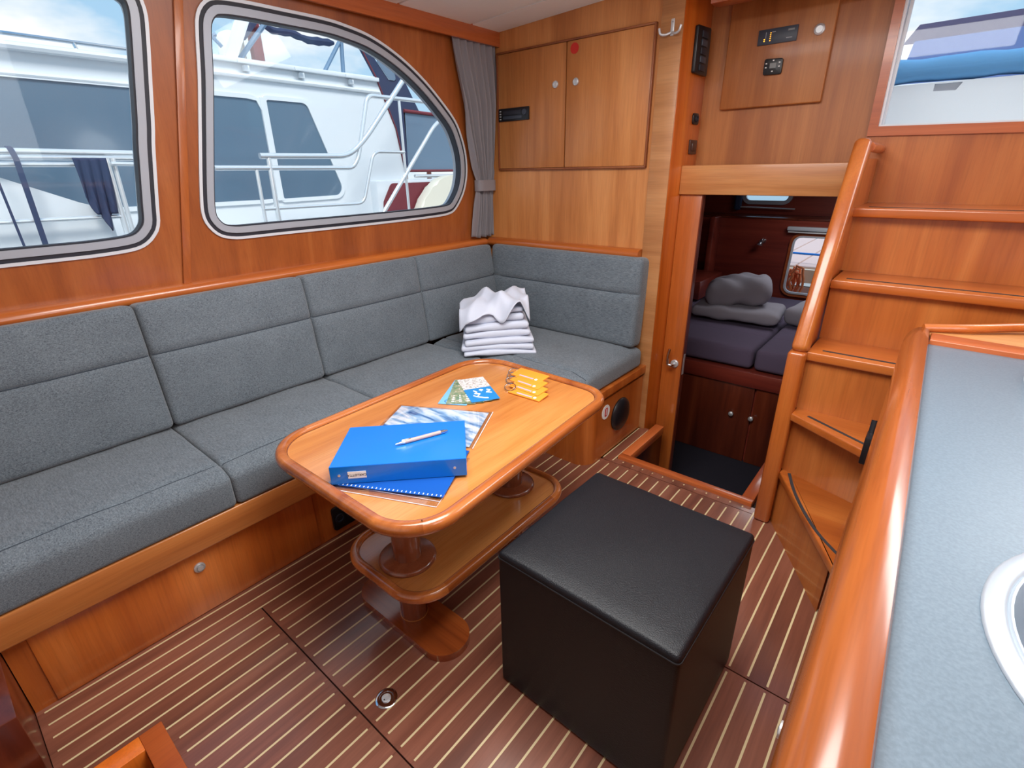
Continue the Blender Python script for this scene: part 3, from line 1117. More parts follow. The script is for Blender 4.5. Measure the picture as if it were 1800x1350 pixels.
obj('cupboard_knob', lathe([(0, 0), (.012, 0), (.013, .004), (.012, .008), (0, .010)], (-.006, .585, .555), '-x', 20), steel, ct)
obj('door_catch', box(-.034, -.012, 1.47, 1.525, .545, .625, .004), blackpl, ct)
obj('catch_pin', tube([(-.024, 1.505, .60), (-.024, 1.525, .655)], .009, 10), blackpl, ct)
sk = thing('sink', 'oval stainless steel sink let into the grey worktop', 'sink', (.3, .605, .7))
bm = bmesh.new()
rr = []
for s, z in ((1.0, .8555), (1.0, .8575), (.985, .8600), (.92, .8610), (.895, .8600), (.885, .858), (.875, .8605), (.862, .8600), (.855, .850), (.84, .79), (.80, .74), (.70, .715), (.4, .708), (.05, .706)):
    rr.append([bm.verts.new((a, b, z)) for a, b in ell(sinkc, sinka, s)])
for A, B in zip(rr, rr[1:]):
    for k in range(64):
        bm.faces.new((A[k], A[(k + 1) % 64], B[(k + 1) % 64], B[k]))
obj('bowl', bm, stainp, sk, 50)
obj('drain', lathe([(0, .7075), (.03, .7075), (.028, .710), (0, .7095)], (sinkc[0], sinkc[1], 0)), chrome, sk)
hb_ = thing('hob_lid', 'pale steel raised lid at the far right edge of the worktop', 'lid', (.42, 1.38, .855))
bm = bmesh.new()
rr = []
for s, z in ((1.0, .8555), (1.0, .874), (.985, .880), (.95, .882), (.93, .879), (.90, .879), (.5, .880), (.02, .880)):
    rr.append([bm.verts.new((a, b, z)) for a, b in ell((.405, 1.40), (.205, .185), s, 64, 3.2)])
for A, B in zip(rr, rr[1:]):
    for k in range(64):
        bm.faces.new((A[k], A[(k + 1) % 64], B[(k + 1) % 64], B[k]))
obj('lid', bm, mat('pale_enamel', S(214, 224, 230), .3, coat=.4), hb_, 40)

# ================================================================== SOFA
sb = thing('sofa_base', 'L-shaped wooden locker bench carrying the grey cushions', 'bench', (-1.7, 1.0, 0))
obj('front_panel', box(-1.56, -1.524, -.134, 1.76, 0, .25), w_low, sb, 0)
dr = obj('drawer_front', box(-1.53, -1.519, -.088, .684, .004, .229, .003), w_low, sb)
obj('push_knob', lathe([(0, 0), (.016, 0), (.016, .004), (.012, .006), (.011, .003), (.008, .003), (.008, .010), (0, .011)], (-1.519, .301, .175), 'x', 24), steel, dr)
obj('side_panel', box(-1.53, -1.5205, .70, 1.74, .004, .245), w_low, sb, 0)
obj('front_trim', box(-1.545, -1.490, -.30, 1.745, .243, .335, .005, 3), w_trim, sb)
obj('end_panel', prism(rpoly([(-1.53, 1.745), (-1.022, 1.745), (-1.022, 2.279), (-1.53, 2.279)], [0, .075, 0, 0], 10), FXY, 0, .30), w_low, sb, 30)
obj('end_trim', prism(rpoly([(-1.53, 1.735), (-1.012, 1.735), (-1.012, 2.279), (-1.53, 2.279)], [0, .085, 0, 0], 10), FXY, .318, .358, .003), w_low, sb, 30)
obj('seat_board', box(-2.05, -1.54, -.30, 2.279, .29, .334), w_low, sb, 0)


def seam_path(b, ax, pos, lim):
    i, j = (0, 1) if ax == 'x' else (1, 0)
    best = {}
    for v in b.verts:
        if abs(v.co[i] - pos) < .003 and abs(v.co[j]) < lim and v.co.z > 0:
            k = round(v.co[j], 4)
            if k not in best or v.co.z > best[k].z:
                best[k] = v.co.copy()
    return [best[k] + Vector((0, 0, .0012)) for k in sorted(best)]


def seat(y0, y1, label, seed):
    b = cushion(.535, y1 - y0 - .001, .125, .016, 10, 12, 2, .010, flat_back=True, seams=[('x', .195)], seam_d=.009, seed=seed)
    for v in b.verts:      # rounded bull-nose at the front edge
        if v.co.x > .20 and v.co.z > 0:
            v.co.z -= .022 * ((v.co.x - .20) / .067) ** 2
    m = Matrix.Translation((-1.7535, (y0 + y1) / 2, .3985))
    sm = seam_path(b, 'x', .195, (y1 - y0) / 2 - .006)
    c_ = tag(obj('seat_cushion', xf(b, m), fab), label, 'cushion', 'grey seat cushions')
    obj('seam', tube([m @ q for q in sm], .0024, 6), thread, c_)


seat(-.30, .442, 'grey seat cushion nearest the camera, at the left picture edge', 1)
seat(.442, 1.038, 'second grey seat cushion from the left, behind the near table corner', 2)
seat(1.038, 1.640, 'third grey seat cushion from the left, next to the towels', 3)
b = cushion(.90, .60, .108, .02, 14, 10, 2, .010, flat_back=True, seams=[('y', -.21)], seam_d=.009, seed=9)
for v in b.verts:
    if v.co.x > .36 and v.co.z > 0:
        v.co.z -= .02 * ((v.co.x - .36) / .09) ** 1.5
    if v.co.y < -.23 and v.co.z > 0:
        v.co.z -= .014 * ((-.23 - v.co.y) / .07) ** 2
sm = seam_path(b, 'y', -.21, .44)
m = Matrix.Translation((-1.478, 1.943, .4125))
c_ = tag(obj('seat_cushion', xf(b, m), fab), 'wide grey seat cushion of the short bench under the white towels', 'cushion', 'grey seat cushions')

obj('seam', tube([m @ q for q in sm], .0022, 6), thread, c_)


def back(y0, y1, label, seed):
    b = cushion(.432, y1 - y0 - .001, .105, .020, 10, 12, 2, .014, seams=[('x', .045)], seam_d=.009, seed=seed)
    sm = seam_path(b, 'x', .045, (y1 - y0) / 2 - .006)
    # local x is up the back, y along the boat, +z faces the room
    lean = math.atan2(.055, .42)
    m = Matrix.Translation((-1.992, (y0 + y1) / 2, .679)) @ basis((0, 0, 0), (-math.sin(lean), 0, math.cos(lean)), (0, -1, 0))
    c_ = tag(obj('back_cushion', xf(b, m), fab), label, 'cushion', 'grey back cushions')
    obj('seam', tube([m @ q for q in sm], .0020, 6), thread, c_)
    return c_


back(-.30, .444, 'grey back cushion at the left picture edge, under the near window', 21)
back(.444, 1.030, 'second grey back cushion from the left along the window wall', 22)
back(1.030, 1.630, 'third grey back cushion from the left along the window wall', 23)
back(1.630, 2.182, 'narrow grey back cushion in the corner beside the towels', 24)
b = cushion(.432, .940, .10, .024, 10, 14, 2, .014, seams=[('x', .045)], seam_d=.008, seed=25)
sm = seam_path(b, 'x', .045, .445)
lean = math.atan2(.04, .42)
m = Matrix.Translation((-1.515, 2.226, .679)) @ basis((0, 0, 0), (0, math.sin(lean), math.cos(lean)), (-1, 0, 0))
c_ = tag(obj('back_cushion', xf(b, m), fab), 'wide grey back cushion against the cupboard bulkhead', 'cushion', 'grey back cushions')

obj('seam', tube([m @ q for q in sm], .0020, 6), thread, c_)
# fittings on the bench
s_ = thing('bench_speaker', 'black round speaker cover on the bench end panel', 'speaker', (-1.02, 2.03, .10))
obj('speaker_cover', lathe([(0, 0), (.082, 0), (.084, .006), (.080, .014), (.066, .021), (.04, .024), (0, .025)], (-1.0205, 2.028, .176), 'x', 40), blackpl, s_)
k_ = thing('warning_sticker', 'small round white sticker with a red figure beside the black speaker', 'sticker', (-1.02, 1.892, .2))
obj('disc', lathe([(0, 0), (.036, 0), (.036, .0012), (0, .0012)], (-1.0212, 1.892, .236), 'x', 32), paper, k_)
obj('red_mark', prism(rpoly([(1.880, .214), (1.904, .214), (1.906, .258), (1.880, .256)], .006, 4), FYZ, -1.0200, -1.0194), redm, k_, 0)
obj('white_bar', prism([(1.890, .220), (1.895, .220), (1.895, .252), (1.890, .252)], FYZ, -1.0194, -1.0190), paper, k_, 0)
s_ = thing('bench_socket', 'black double power socket low on the bench front under the table', 'socket', (-1.519, .79, .02))
obj('plate', prism(rpoly([(.742, .030), (.842, .030), (.842, .130), (.742, .130)], .012, 4), FYZ, -1.5205, -1.510, .002), blackpl, s_)
for yy in (.768, .816):
    obj('outlet', lathe([(0, 0), (.018, 0), (.018, .006), (.013, .006), (.012, .001), (0, .001)], (-1.510, yy, .08), 'x', 20), rubber, s_)

# ================================================================== POUF
pf = thing('cube_pouf', 'black leather cube stool standing on the floor in front of the table', 'stool', (-.416, .927, 0))
b = cushion(.458, .456, .438, .012, 12, 12, 12, .004, wob=.0008, seed=31)
for v in b.verts:
    if v.co.z > 0:
        r2 = max(0, 1 - (v.co.x / .229) ** 2) * max(0, 1 - (v.co.y / .228) ** 2)
        v.co.z += .004 * r2 ** .5 * (v.co.z > .2)
obj('cover', xf(b, Matrix.Translation((-.416, .9285, .2195)) @ Matrix.Rotation(-.012, 4, 'Z')), leather, pf)
sq = rpoly([(-.2295, -.2285), (.2295, -.2285), (.2295, .2285), (-.2295, .2285)], .011, 4)
pm_ = Matrix.Translation((-.416, .9285, 0)) @ Matrix.Rotation(-.012, 4, 'Z')
obj('seam_piping', tube([pm_ @ Vector((a, b, .4225)) for a, b in sq], .0016, 6, True), blackpl, pf)

# ================================================================== TABLE
tb = thing('saloon_table', 'varnished two-tier table with rounded corners and a raised wooden rim', 'table', (-1.0, .93, 0))
TZ = .557
quad = [(-1.378, .490), (-.695, .490), (-.752, 1.452), (-1.408, 1.474)]
tout = resample(rpoly(quad, [.15, .14, .12, .16], 14), 200)
obj('table_top', prism(inset(tout, .030), FXY, TZ - .022, TZ), w_table, tb, 30)


def rim(outline, z, wd, hi, nm, par, nseg=4):
    """rounded rim swept round an outline, in lengths butted together"""
    n = len(outline)
    prof_ = []
    for k in range(13):
        a = -PI / 2 + PI * k / 12
        prof_.append((-.014 + .014 * math.cos(a) * 1.0 - 0, .0 + math.sin(a) * hi / 2))
    prof_ += [(-wd + .010, hi / 2), (-wd + .004, hi / 2 - .002), (-wd, hi / 2 - .007), (-wd, -hi / 2 + .004)]
    cuts = [0, n // 4, n // 2, 3 * n // 4]
    for i in range(4):
        a, b_ = cuts[i], (cuts[i + 1] if i < 3 else n)
        pts = [Vector((outline[j % n][0], outline[j % n][1], z)) for j in range(a, b_ + 1)]
        area2 = sum(outline[q][0] * outline[(q + 1) % n][1] - outline[(q + 1) % n][0] * outline[q][1] for q in range(n))
        if area2 < 0:
            pts.reverse()
        obj(nm, sweep(pts, prof_, False), w_tablerim, par, 50)


rim(tout, TZ - .006, .032, .036, 'rim', tb)
bead = inset(tout, .033)
obj('inlay_line', tube([Vector((a, b_, TZ)) for a, b_ in bead], .0014, 5, True), w_dark, tb)
squad = [(-1.192, .572), (-.806, .572), (-.815, 1.305), (-1.185, 1.305)]
sout = resample(rpoly(squad, .112, 12), 160)
SZ = .235
obj('shelf', prism(inset(sout, .026), FXY, SZ - .020, SZ), w_table, tb, 30)
rim(sout, SZ - .006, .028, .034, 'shelf_rim', tb)
for cy in (.690, 1.165):
    obj('column', lathe([(0, .022), (.041, .022), (.041, .205), (0, .205)], (-.992, cy, 0), 'z', 40), w_col, tb)
    obj('column', lathe([(0, .246), (.041, .246), (.041, .535), (0, .535)], (-.992, cy, 0), 'z', 40), w_col, tb)
    obj('collar', lathe([(0, .2352), (.082, .2352), (.084, .240), (.082, .246), (.076, .2505), (0, .2505)], (-.992, cy, 0), 'z', 48), w_col, tb)
    ft = resample(rpoly([(-1.215, cy - .073), (-.784, cy - .073), (-.784, cy + .073), (-1.215, cy + .073)], .0729, 14), 110)
    obj('foot', prism(ft, FXY, 0, .025, .006, 3), w_base, tb, 40)
    obj('column_ring', lathe([(.040, .0252), (.0430, .0252), (.0430, .0262), (.040, .0268)], (-.992, cy, 0), 'z', 40), w_table, tb)

# ================================================================== THINGS ON THE TABLE
# ring binder, spine towards the camera
bd = thing('ring_binder', 'bright blue ring binder lying on the table with a pen on it', 'binder', (-1.0, .7, TZ))
sd = Vector((.6985, .7156, 0))
dd = Vector((-.7156, .6985, 0))
p0 = Vector((-1.032, .520, 0))
LB, DB = .338, .262


def BP(a, d, z):
    return p0 + sd * a + dd * d + Vector((0, 0, z))


def slab(pts_lo, pts_hi):
    bm_ = bmesh.new()
    A = [bm_.verts.new(p) for p in pts_lo]
    B = [bm_.verts.new(p) for p in pts_hi]
    bm_.faces.new(A)
    bm_.faces.new(B[::-1])
    for i in range(len(A)):
        bm_.faces.new((A[i], B[i], B[(i + 1) % len(A)], A[(i + 1) % len(A)]))
    bmesh.ops.bevel(bm_, geom=bm_.edges[:], offset=.0008, segments=2, affect='EDGES')
    return bm_


zb = TZ + .009
zt_, zk = TZ + .0570, TZ + .031
obj('bottom_cover', slab([BP(0, 0, zb - .002), BP(LB, 0, zb - .002), BP(LB, DB, zb - .002), BP(0, DB, zb - .002)], [BP(0, 0, zb), BP(LB, 0, zb), BP(LB, DB, zb), BP(0, DB, zb)]), bluepl, bd)
obj('top_cover', slab([BP(0, 0, zt_ - .002), BP(LB, 0, zt_ - .002), BP(LB, DB, zk - .002), BP(0, DB, zk - .002)], [BP(0, 0, zt_), BP(LB, 0, zt_), BP(LB, DB, zk), BP(0, DB, zk)]), bluepl, bd)
sp_ = obj('spine', slab([BP(0, -.0005, zb - .002), BP(LB, -.0005, zb - .002), BP(LB, .0022, zb - .002), BP(0, .0022, zb - .002)], [BP(0, -.0005, zt_), BP(LB, -.0005, zt_), BP(LB, .0022, zt_), BP(0, .0022, zt_)]), bluepl, bd)
obj('page_block', slab([BP(.014, .02, zb + .001), BP(LB - .014, .02, zb + .001), BP(LB - .014, DB - .012, zb + .001), BP(.014, DB - .012, zb + .001)], [BP(.014, .02, zb + .014), BP(LB - .014, .02, zb + .014), BP(LB - .014, DB - .012, zb + .012), BP(.014, DB - .012, zb + .012)]), paper, bd)
nrm = -dd
lc = BP(.066, -.0012, TZ + .032)
obj('spine_label', xf(box(-.0225, .0225, -.0095, .0095, -.0006, .0004), basis(lc, sd, (0, 0, 1))), paper, sp_, 0).matrix_parent_inverse = Matrix.Identity(4)
lt = text('label_lettering', 'CARLOTTA', .0092, basis(lc + nrm * .0009, -sd, (0, 0, -1)), inkdark, bd)
for a in (.022, LB - .030):
    obj('rivet', lathe([(0, 0), (.0035, 0), (.0035, .0012), (.0018, .0016), (0, .001)], BP(a, -.0005, TZ + .032), nrm, 16), steel, bd)
# pen
pe = thing('ballpoint_pen', 'slim rose-brown pen with clear tip lying on the blue binder', 'pen', (-.985, .76, TZ + .045))
slope = (zt_ - zk) / DB
q0, q1 = Vector((-1.000, .700, 0)), Vector((-.958, .850, 0))


def onb(q):
    d = (q - p0).dot(dd)
    return Vector((q.x, q.y, zt_ - slope * d + .0058))


A_, B_ = onb(q0), onb(q1)
ax = (B_ - A_).normalized()
ln = (B_ - A_).length
obj('barrel', lathe([(0, .026), (.0052, .026), (.0056, .05), (.0054, ln - .022), (0, ln - .022)], A_, ax, 16), mat('rose_wood_barrel', S(196, 166, 156), .4), pe)
obj('tip', lathe([(0, 0), (.0012, 0), (.0022, .006), (.0050, .022), (.0054, .026), (0, .026)], A_, ax, 14), chrome, pe)
obj('push_button', lathe([(0, ln - .022), (.0056, ln - .022), (.0050, ln - .008), (.0030, ln - .007), (.0028, ln), (0, ln)], A_, ax, 14), chrome, pe)
obj('clip', tube([A_ + ax * .018 + Vector((0, 0, .0065)), A_ + ax * .02 + Vector((0, 0, .0075)), A_ + ax * .045 + Vector((0, 0, .0062))], .0013, 6), chrome, pe)
# plastic wallets and booklets below the binder
ud = Vector((.8863, .4632, 0)).normalized()
vd_ = Vector((.4632, -.8863, 0)).normalized()
c0 = Vector((-1.276, .931, 0))


def sheet(o, u, v, lu, lv, z, th=.0008):
    P_ = [o, o + u * lu, o + u * lu + v * lv, o + v * lv]
    return prism([(q.x, q.y) for q in P_], FXY, z, z + th)


wl_ = thing('document_wallet', 'clear plastic wallet holding a blue leaflet with painted-in reflection streaks, half under the binder', 'document wallet', (-1.1, .95, TZ))
obj('leaflet', sheet(c0 + ud * .008 + vd_ * .006, ud, vd_, .302, .222, TZ + .0026), print_glare, wl_, 0)
obj('clear_sleeve', sheet(c0, ud, vd_, .322, .236, TZ + .0036, .0006), plastic_clear, wl_, 0)
obj('welded_edge', tube([c0 + ud * .322 + Vector((0, 0, TZ + .004)), c0 + ud * .322 + vd_ * .236 + Vector((0, 0, TZ + .004))], .0012, 6), mat('clear_edge', S(236, 226, 232), .2), wl_)
nb = thing('spiral_booklet', 'dark blue wire-bound booklet under the near edge of the binder', 'booklet', (-.9, .65, TZ))
c1 = Vector((-.776, .660, 0)) - ud * .30 - vd_ * .22
obj('cover', sheet(c1, ud, vd_, .30, .222, TZ + .0048, .0012), bluepaper, nb, 0)
obj('back_sheet', sheet(c1 - ud * .004, ud, vd_, .306, .232, TZ + .0042, .0005), plastic_clear, nb, 0)
for k in range(26):
    q = c1 + ud * (.012 + .0112 * k) + vd_ * .214
    obj('wire_loop', sheet(q, ud, vd_, .0022, .006, TZ + .0061, .0006), paper, nb, 0)
cw = thing('clear_wallet', 'empty clear plastic wallet lying lowest, sticking out below the blue binder', 'document wallet', (-.9, .6, TZ))
c2 = Vector((-.764, .626, 0))
u2 = Vector((.92, .40, 0)).normalized()
v2 = Vector((-.40, .92, 0)).normalized()
o2 = c2 - u2 * .31
obj('sheet', sheet(o2, u2, v2, .31, .226, TZ + .0008, .0006), plastic_clear, cw, 0)
obj('welded_edge', tube([q + Vector((0, 0, TZ + .0016)) for q in (o2, c2, c2 + v2 * .05)], .0010, 6), bpy.data.materials['clear_edge'], cw)
obj('fold_line', tube([q + Vector((0, 0, TZ + .0016)) for q in (o2 + v2 * .022 + u2 * .06, c2 + v2 * .022)], .0008, 6), bpy.data.materials['clear_edge'], cw)
# fan of brochures
nB = 5
names = ['light blue leaflet at the left end of the fanned brochures', 'green photo brochure second from the left in the fan', 'green photo brochure in the middle of the fan', 'green photo brochure second from the right in the fan', 'sea blue brochure with white script on top of the fan']
ms = [lightblue, print_green, print_green, print_green, blueprint]
for i in range(nB):
    t = i / (nB - 1)
    a = math.radians(119.6 + (149 - 119.6) * t)
    cx, cy_ = -1.1925 + t * .0385, 1.133 + t * .049
    d = Vector((math.cos(a), math.sin(a), 0))
    r = Vector((d.y, -d.x, 0))
    z = TZ + .0012 + i * .0014
    br = thing('brochure', names[i], 'brochure', (cx, cy_, z), 'fanned brochures on the table')
    o = Vector((cx, cy_, 0)) - d * .105 - r * .05
    if i == 4:
        obj('photo', sheet(o + d * .112, r, d, .10, .098, z, .0011), print_street, br, 0)
        obj('title_panel', sheet(o, r, d, .10, .112, z, .0011), blueprint, br, 0)
        zz = z + .0016
        for pts in ([(.078, .088), (.090, .078), (.070, .066), (.088, .056)], [(.030, .090), (.040, .074), (.026, .064), (.046, .058), (.034, .044)], [(.052, .092), (.058, .080)], [(.020, .050), (.028, .038), (.040, .030), (.048, .022), (.064, .016)], [(.056, .094), (.064, .086)]):
            obj('script_stroke', tube([o + r * u + d * v + Vector((0, 0, zz)) for u, v in resample([(p[0], p[1]) for p in pts], 10, False)], .0022, 6), paper, br)
    elif i == 0:
        obj('sheet', sheet(o, r, d, .10, .21, z, .0011), ms[i], br, 0)
        q = o + r * .03 + d * .022
        obj('round_badge', tube([q + Vector((.013 * math.cos(k * PI / 10), .010 * math.sin(k * PI / 10), z + .0013)) for k in range(20)], .0012, 5, True), bluepaper, br)
    else:
        obj('sheet', sheet(o, r, d, .10, .21, z, .0011), ms[i], br, 0)
        for k in range(4):
            obj('caption', sheet(o + r * .016 + d * (.014 + k * .016), r, d, .010, .006, z + .0011, .0002), paper, br, 0)
        obj('photo_strip', sheet(o + r * .04 + d * .006, r, d, .05, .07, z + .0011, .0002), print_street if i != 2 else print_green, br, 0)
# orange key floats
tagm = [(-1.060, 1.366, -.02, .0175, .13), (-1.036, 1.326, -.06, .0120, .12), (-1.012, 1.294, -.05, .0065, .11), (-.990, 1.264, .03, .0010, .10)]
tl = ['orange foam key tag on top of the pile, fully visible', 'orange foam key tag just under the top one', 'orange foam key tag second from the bottom of the pile', 'orange foam key tag lowest in the pile, nearest the camera']
ringp = [(-1.150, 1.380), (-1.128, 1.345), (-1.105, 1.312), (-1.066, 1.258)]
for i, (cx, cy_, rz, dz, tilt) in enumerate(tagm):
    kt = thing('key_tag', tl[i], 'key tag', (cx, cy_, TZ), 'orange key tags')
    hgt = .060 * math.sin(tilt) / 2
    m = Matrix.Translation((cx, cy_, TZ + .002 + hgt + dz)) @ Matrix.Rotation(rz, 4, 'Z') @ Matrix.Rotation(tilt, 4, 'X')
    obj('foam_tag', xf(box(-.068, .068, -.030, .030, -.002, .002, .0008), m), orangef, kt)
    obj('print_line', xf(box(-.035, .030, -.022, -.015, .0019, .0023), m), mat('lilac_print', S(226, 170, 190), .5) if i == 0 else bpy.data.materials['lilac_print'], kt, 0)
    obj('print_dot', xf(lathe([(0, 0), (.006, 0), (.006, .0004), (0, .0004)], (.042, -.018, .0019), 'z', 12), m), paper, kt, 0)
    rx, ry = ringp[i]
    rc = Vector((rx, ry, TZ + .012))
    ringpts = [rc + Vector((.022 * math.cos(k * PI / 12), .017 * math.sin(k * PI / 12), .007 * math.sin(k * PI / 12))) for k in range(24)]
    obj('split_ring', tube(ringpts, .0017, 6, True), chrome, kt)
    obj('cord', tube([m @ Vector((-.064, 0, .002)), rc + Vector((.018, .0, .001))], .0012, 6), paper, kt)

# ================================================================== TOWELS
tc0 = Vector((-1.573, 1.776, 0))
tr = math.radians(43.8)
tx = Vector((math.cos(tr), math.sin(tr), 0))
ty = Vector((-math.sin(tr), math.cos(tr), 0))
zz = .470
pos = ['lowest', 'second from the bottom', 'third from the bottom', 'fourth from the bottom', 'fifth from the bottom', 'sixth from the bottom', 'seventh from the bottom']
dims = [(.345, .240, .021), (.345, .235, .021), (.330, .230, .026), (.322, .222, .030), (.305, .215, .032), (.295, .205, .032), (.270, .20, .026)]
for i, (lx, ly, th) in enumerate(dims):
    rnd = random.Random(50 + i)
    b = cushion(lx, ly, th, th * .46, 16, 10, 1, .002, wob=.0022, seed=60 + i * 3)
    for v in b.verts:      # the pile sags at its ends and rises to the right
        u = v.co.x / (lx / 2)
        v.co.z += -.007 * u * u * (1 - i / 9) + .016 * i / 7 * u
    m = Matrix.Translation(tc0 + tx * (-.004 * i + rnd.uniform(-.006, .006)) + ty * (.006 * i + rnd.uniform(-.005, .005)) + Vector((0, 0, zz + th / 2 + .006))) @ Matrix.Rotation(tr + rnd.uniform(-.05, .05), 4, 'Z')
    tag(obj('folded_towel', xf(b, m), towelm), 'folded white towel in the pile on the sofa, ' + pos[i], 'towel', 'folded white towels')
    zz += th + .0028
# crumpled towel on top
b = bmesh.new()
nx_, ny_ = 44, 30
gr = []
for i in range(nx_ + 1):
    row = []
    for j in range(ny_ + 1):
        u, v = -1 + 2 * i / nx_, -1 + 2 * j / ny_
        x_, y_ = u * .165, v * .125
        fold = lambda t: 1 - abs((t % 2) - 1)          # creased ridge
        h = .020 + .030 * fold(1.55 * u + .55 * v + .9) ** 1.4 + .020 * fold(2.6 * u - .9 * v + .2) ** 1.5 + .006 * math.sin(9 * u + 4 * v)
        if v < -.25:
            q = (-.25 - v) / .75
            h -= .062 * q ** 1.6 * (1 + .55 * math.sin(6.0 * u + .5))
            y_ += .016 * math.sin(6.0 * u + 2.0) * q
        if u > .72:
            h -= .10 * (u - .72)
        if u < -.7:
            h -= .09 * (-.7 - u)
        h += .026 * u
        row.append(b.verts.new((x_, y_, h)))
    gr.append(row)
for i in range(nx_):
    for j in range(ny_):
        b.faces.new((gr[i][j], gr[i + 1][j], gr[i + 1][j + 1], gr[i][j + 1]))
m = Matrix.Translation(tc0 + tx * -.02 + ty * .03 + Vector((0, 0, zz))) @ Matrix.Rotation(tr, 4, 'Z')
o = obj('crumpled_towel', xf(b, m), towelm)
so_ = o.modifiers.new('thickness', 'SOLIDIFY')
so_.thickness = .004
tag(o, 'crumpled white towel thrown on top of the folded pile', 'towel')

# ================================================================== CURTAIN
cu_ = thing('window_curtain', 'grey pleated curtain tied back in the corner by the arched window', 'curtain', (-2.03, 2.2, .93))
b = bmesh.new()
rows = []
NV, NU = 60, 90


def cw_(z):
    pts = [(.935, 2.125, 2.292), (1.05, 2.134, 2.283), (1.17, 2.142, 2.275), (1.235, 2.142, 2.274), (1.30, 2.112, 2.280), (1.45, 2.062, 2.284), (1.60, 2.025, 2.284), (1.75, 1.985, 2.277), (1.88, 1.958, 2.264)]
    for (za, a0, a1), (zc_, c0_, c1_) in zip(pts, pts[1:]):
        if z <= zc_:
            t = (z - za) / (zc_ - za)
            return a0 + (c0_ - a0) * t, a1 + (c1_ - a1) * t
    return pts[-1][1:]


for j in range(NV + 1):
    z = .935 + (1.88 - .935) * j / NV
    ya, yb = cw_(z)
    row = []
    for i in range(NU + 1):
        u = i / NU
        tie = math.exp(-((z - 1.20) / .06) ** 2)
        amp = .016 * (1 - .65 * tie)
        ph = 2 * PI * 7 * (u + .05 * math.sin(z * 4) * (1 - u))
        tp = max(0, min(1, (z - 1.60) / .22))
        amp *= 1 - .4 * tp
        x_ = WX(z) + .040 - .017 * tp + amp * math.sin(ph) + .006 * (1 - .7 * tp) * math.sin(2 * PI * 3 * u + z * 5)
        row.append(b.verts.new((x_, ya + (yb - ya) * u + .004 * math.cos(ph), z + .004 * math.sin(ph * .5 + 1) * (z < .95))))
    rows.append(row)
for j in range(NV):
    for i in range(NU):
        b.faces.new((rows[j][i], rows[j][i + 1], rows[j + 1][i + 1], rows[j + 1][i]))
o = obj('pleated_cloth', b, greycurtain, cu_, 0)
o.data.shade_smooth()
o.modifiers.new('thickness', 'SOLIDIFY').thickness = .002
tbp = [(WX(1.2) + .018, 2.140), (WX(1.2) + .060, 2.136), (WX(1.2) + .070, 2.16), (WX(1.2) + .070, 2.25), (WX(1.2) + .058, 2.277), (WX(1.2) + .016, 2.277)]
obj('tie_back', ring(resample(rpoly(tbp, .012, 4), 50), resample(inset(rpoly(tbp, .012, 4), .003), 50), FXY, 1.180, 1.235), greycurtain, cu_, 60)

# ================================================================== CUPBOARD ON THE BULKHEAD AND FITTINGS
wc = thing('wall_cupboard', 'two-door cherry cupboard built into the bulkhead above the sofa', 'cupboard', (-1.54, 2.28, 1.29))
for x0, x1, kx in ((-1.963, -1.545, -1.600), (-1.540, -1.112, -1.485)):
    dO = obj('door', box(x0, x1, 2.266, 2.280, 1.291, 1.820, .004), w_z, wc)
    kn = obj('push_knob', lathe([(0, 0), (.0155, 0), (.0165, .003), (.015, .007), (.011, .0085), (.010, .006), (0, .006)], (kx, 2.266, 1.655), '-y', 28), steel, dO)
    kn.matrix_parent_inverse = Matrix.Identity(4)
fr = [(-1.972, -1.963, 1.283, 1.828), (-1.112, -1.103, 1.283, 1.828)]
for x0, x1, a, b_ in fr:
    obj('frame_bead', box(x0, x1, 2.262, 2.28, a, b_, .003), w_bead, wc)
for a, b_ in ((1.282, 1.291), (1.820, 1.829)):
    obj('frame_bead', box(-1.972, -1.103, 2.262, 2.28, a, b_, .003), w_bead, wc)
ra_ = thing('car_radio', 'black radio set in the left cupboard door', 'radio', (-1.86, 2.262, 1.517))
obj('housing', box(-1.958, -1.757, 2.256, 2.2655, 1.517, 1.577, .003), blackpl, ra_)
obj('display', box(-1.925, -1.805, 2.2545, 2.2565, 1.545, 1.565, .001), rubber, ra_)
obj('lower_bar', box(-1.925, -1.80, 2.2535, 2.2565, 1.526, 1.541, .002), darkpl, ra_)
obj('dial', lathe([(0, 0), (.014, 0), (.013, .006), (0, .007)], (-1.783, 2.2565, 1.553), '-y', 20), darkpl, ra_)
for z in (1.528, 1.540, 1.552, 1.564):
    obj('button', box(-1.949, -1.938, 2.2545, 2.2565, z - .003, z + .003, .001), steel, ra_)
tag(obj('red_sticker', lathe([(0, 0), (.022, 0), (.022, .001), (0, .001)], (-1.498, 2.2655, 1.788), '-y', 28), redm), 'round plain red sticker on the right cupboard door', 'sticker')
hk = thing('coat_hook', 'double chrome coat hook screwed to the pale post', 'hook', (-1.034, 2.264, 1.77))
obj('back_plate', box(-1.0415, -1.0265, 2.262, 2.2665, 1.768, 1.826, .002), steel, hk)
for s in (-1, 1):
    obj('arm', tube(bend([(-1.034 + s * .004, 2.258, 1.778), (-1.034 + s * .020, 2.246, 1.770), (-1.034 + s * .040, 2.240, 1.774), (-1.034 + s * .045, 2.240, 1.795)], .012), .0048, 10), steel, hk)
    obj('screw', lathe([(0, 0), (.003, 0), (.002, .0014), (0, .0016)], (-1.034, 2.262, 1.797 + s * .018), '-y', 12), chrome, hk)
sw = thing('switch_panel', 'long black panel of five rocker switches on the post side', 'switch panel', (-.989, 2.46, 1.645))
obj('housing', prism(rpoly([(2.388, 1.648), (2.530, 1.648), (2.527, 1.826), (2.386, 1.818)], .008, 4), FYZ, -.9905, -.975, .003), blackpl, sw)
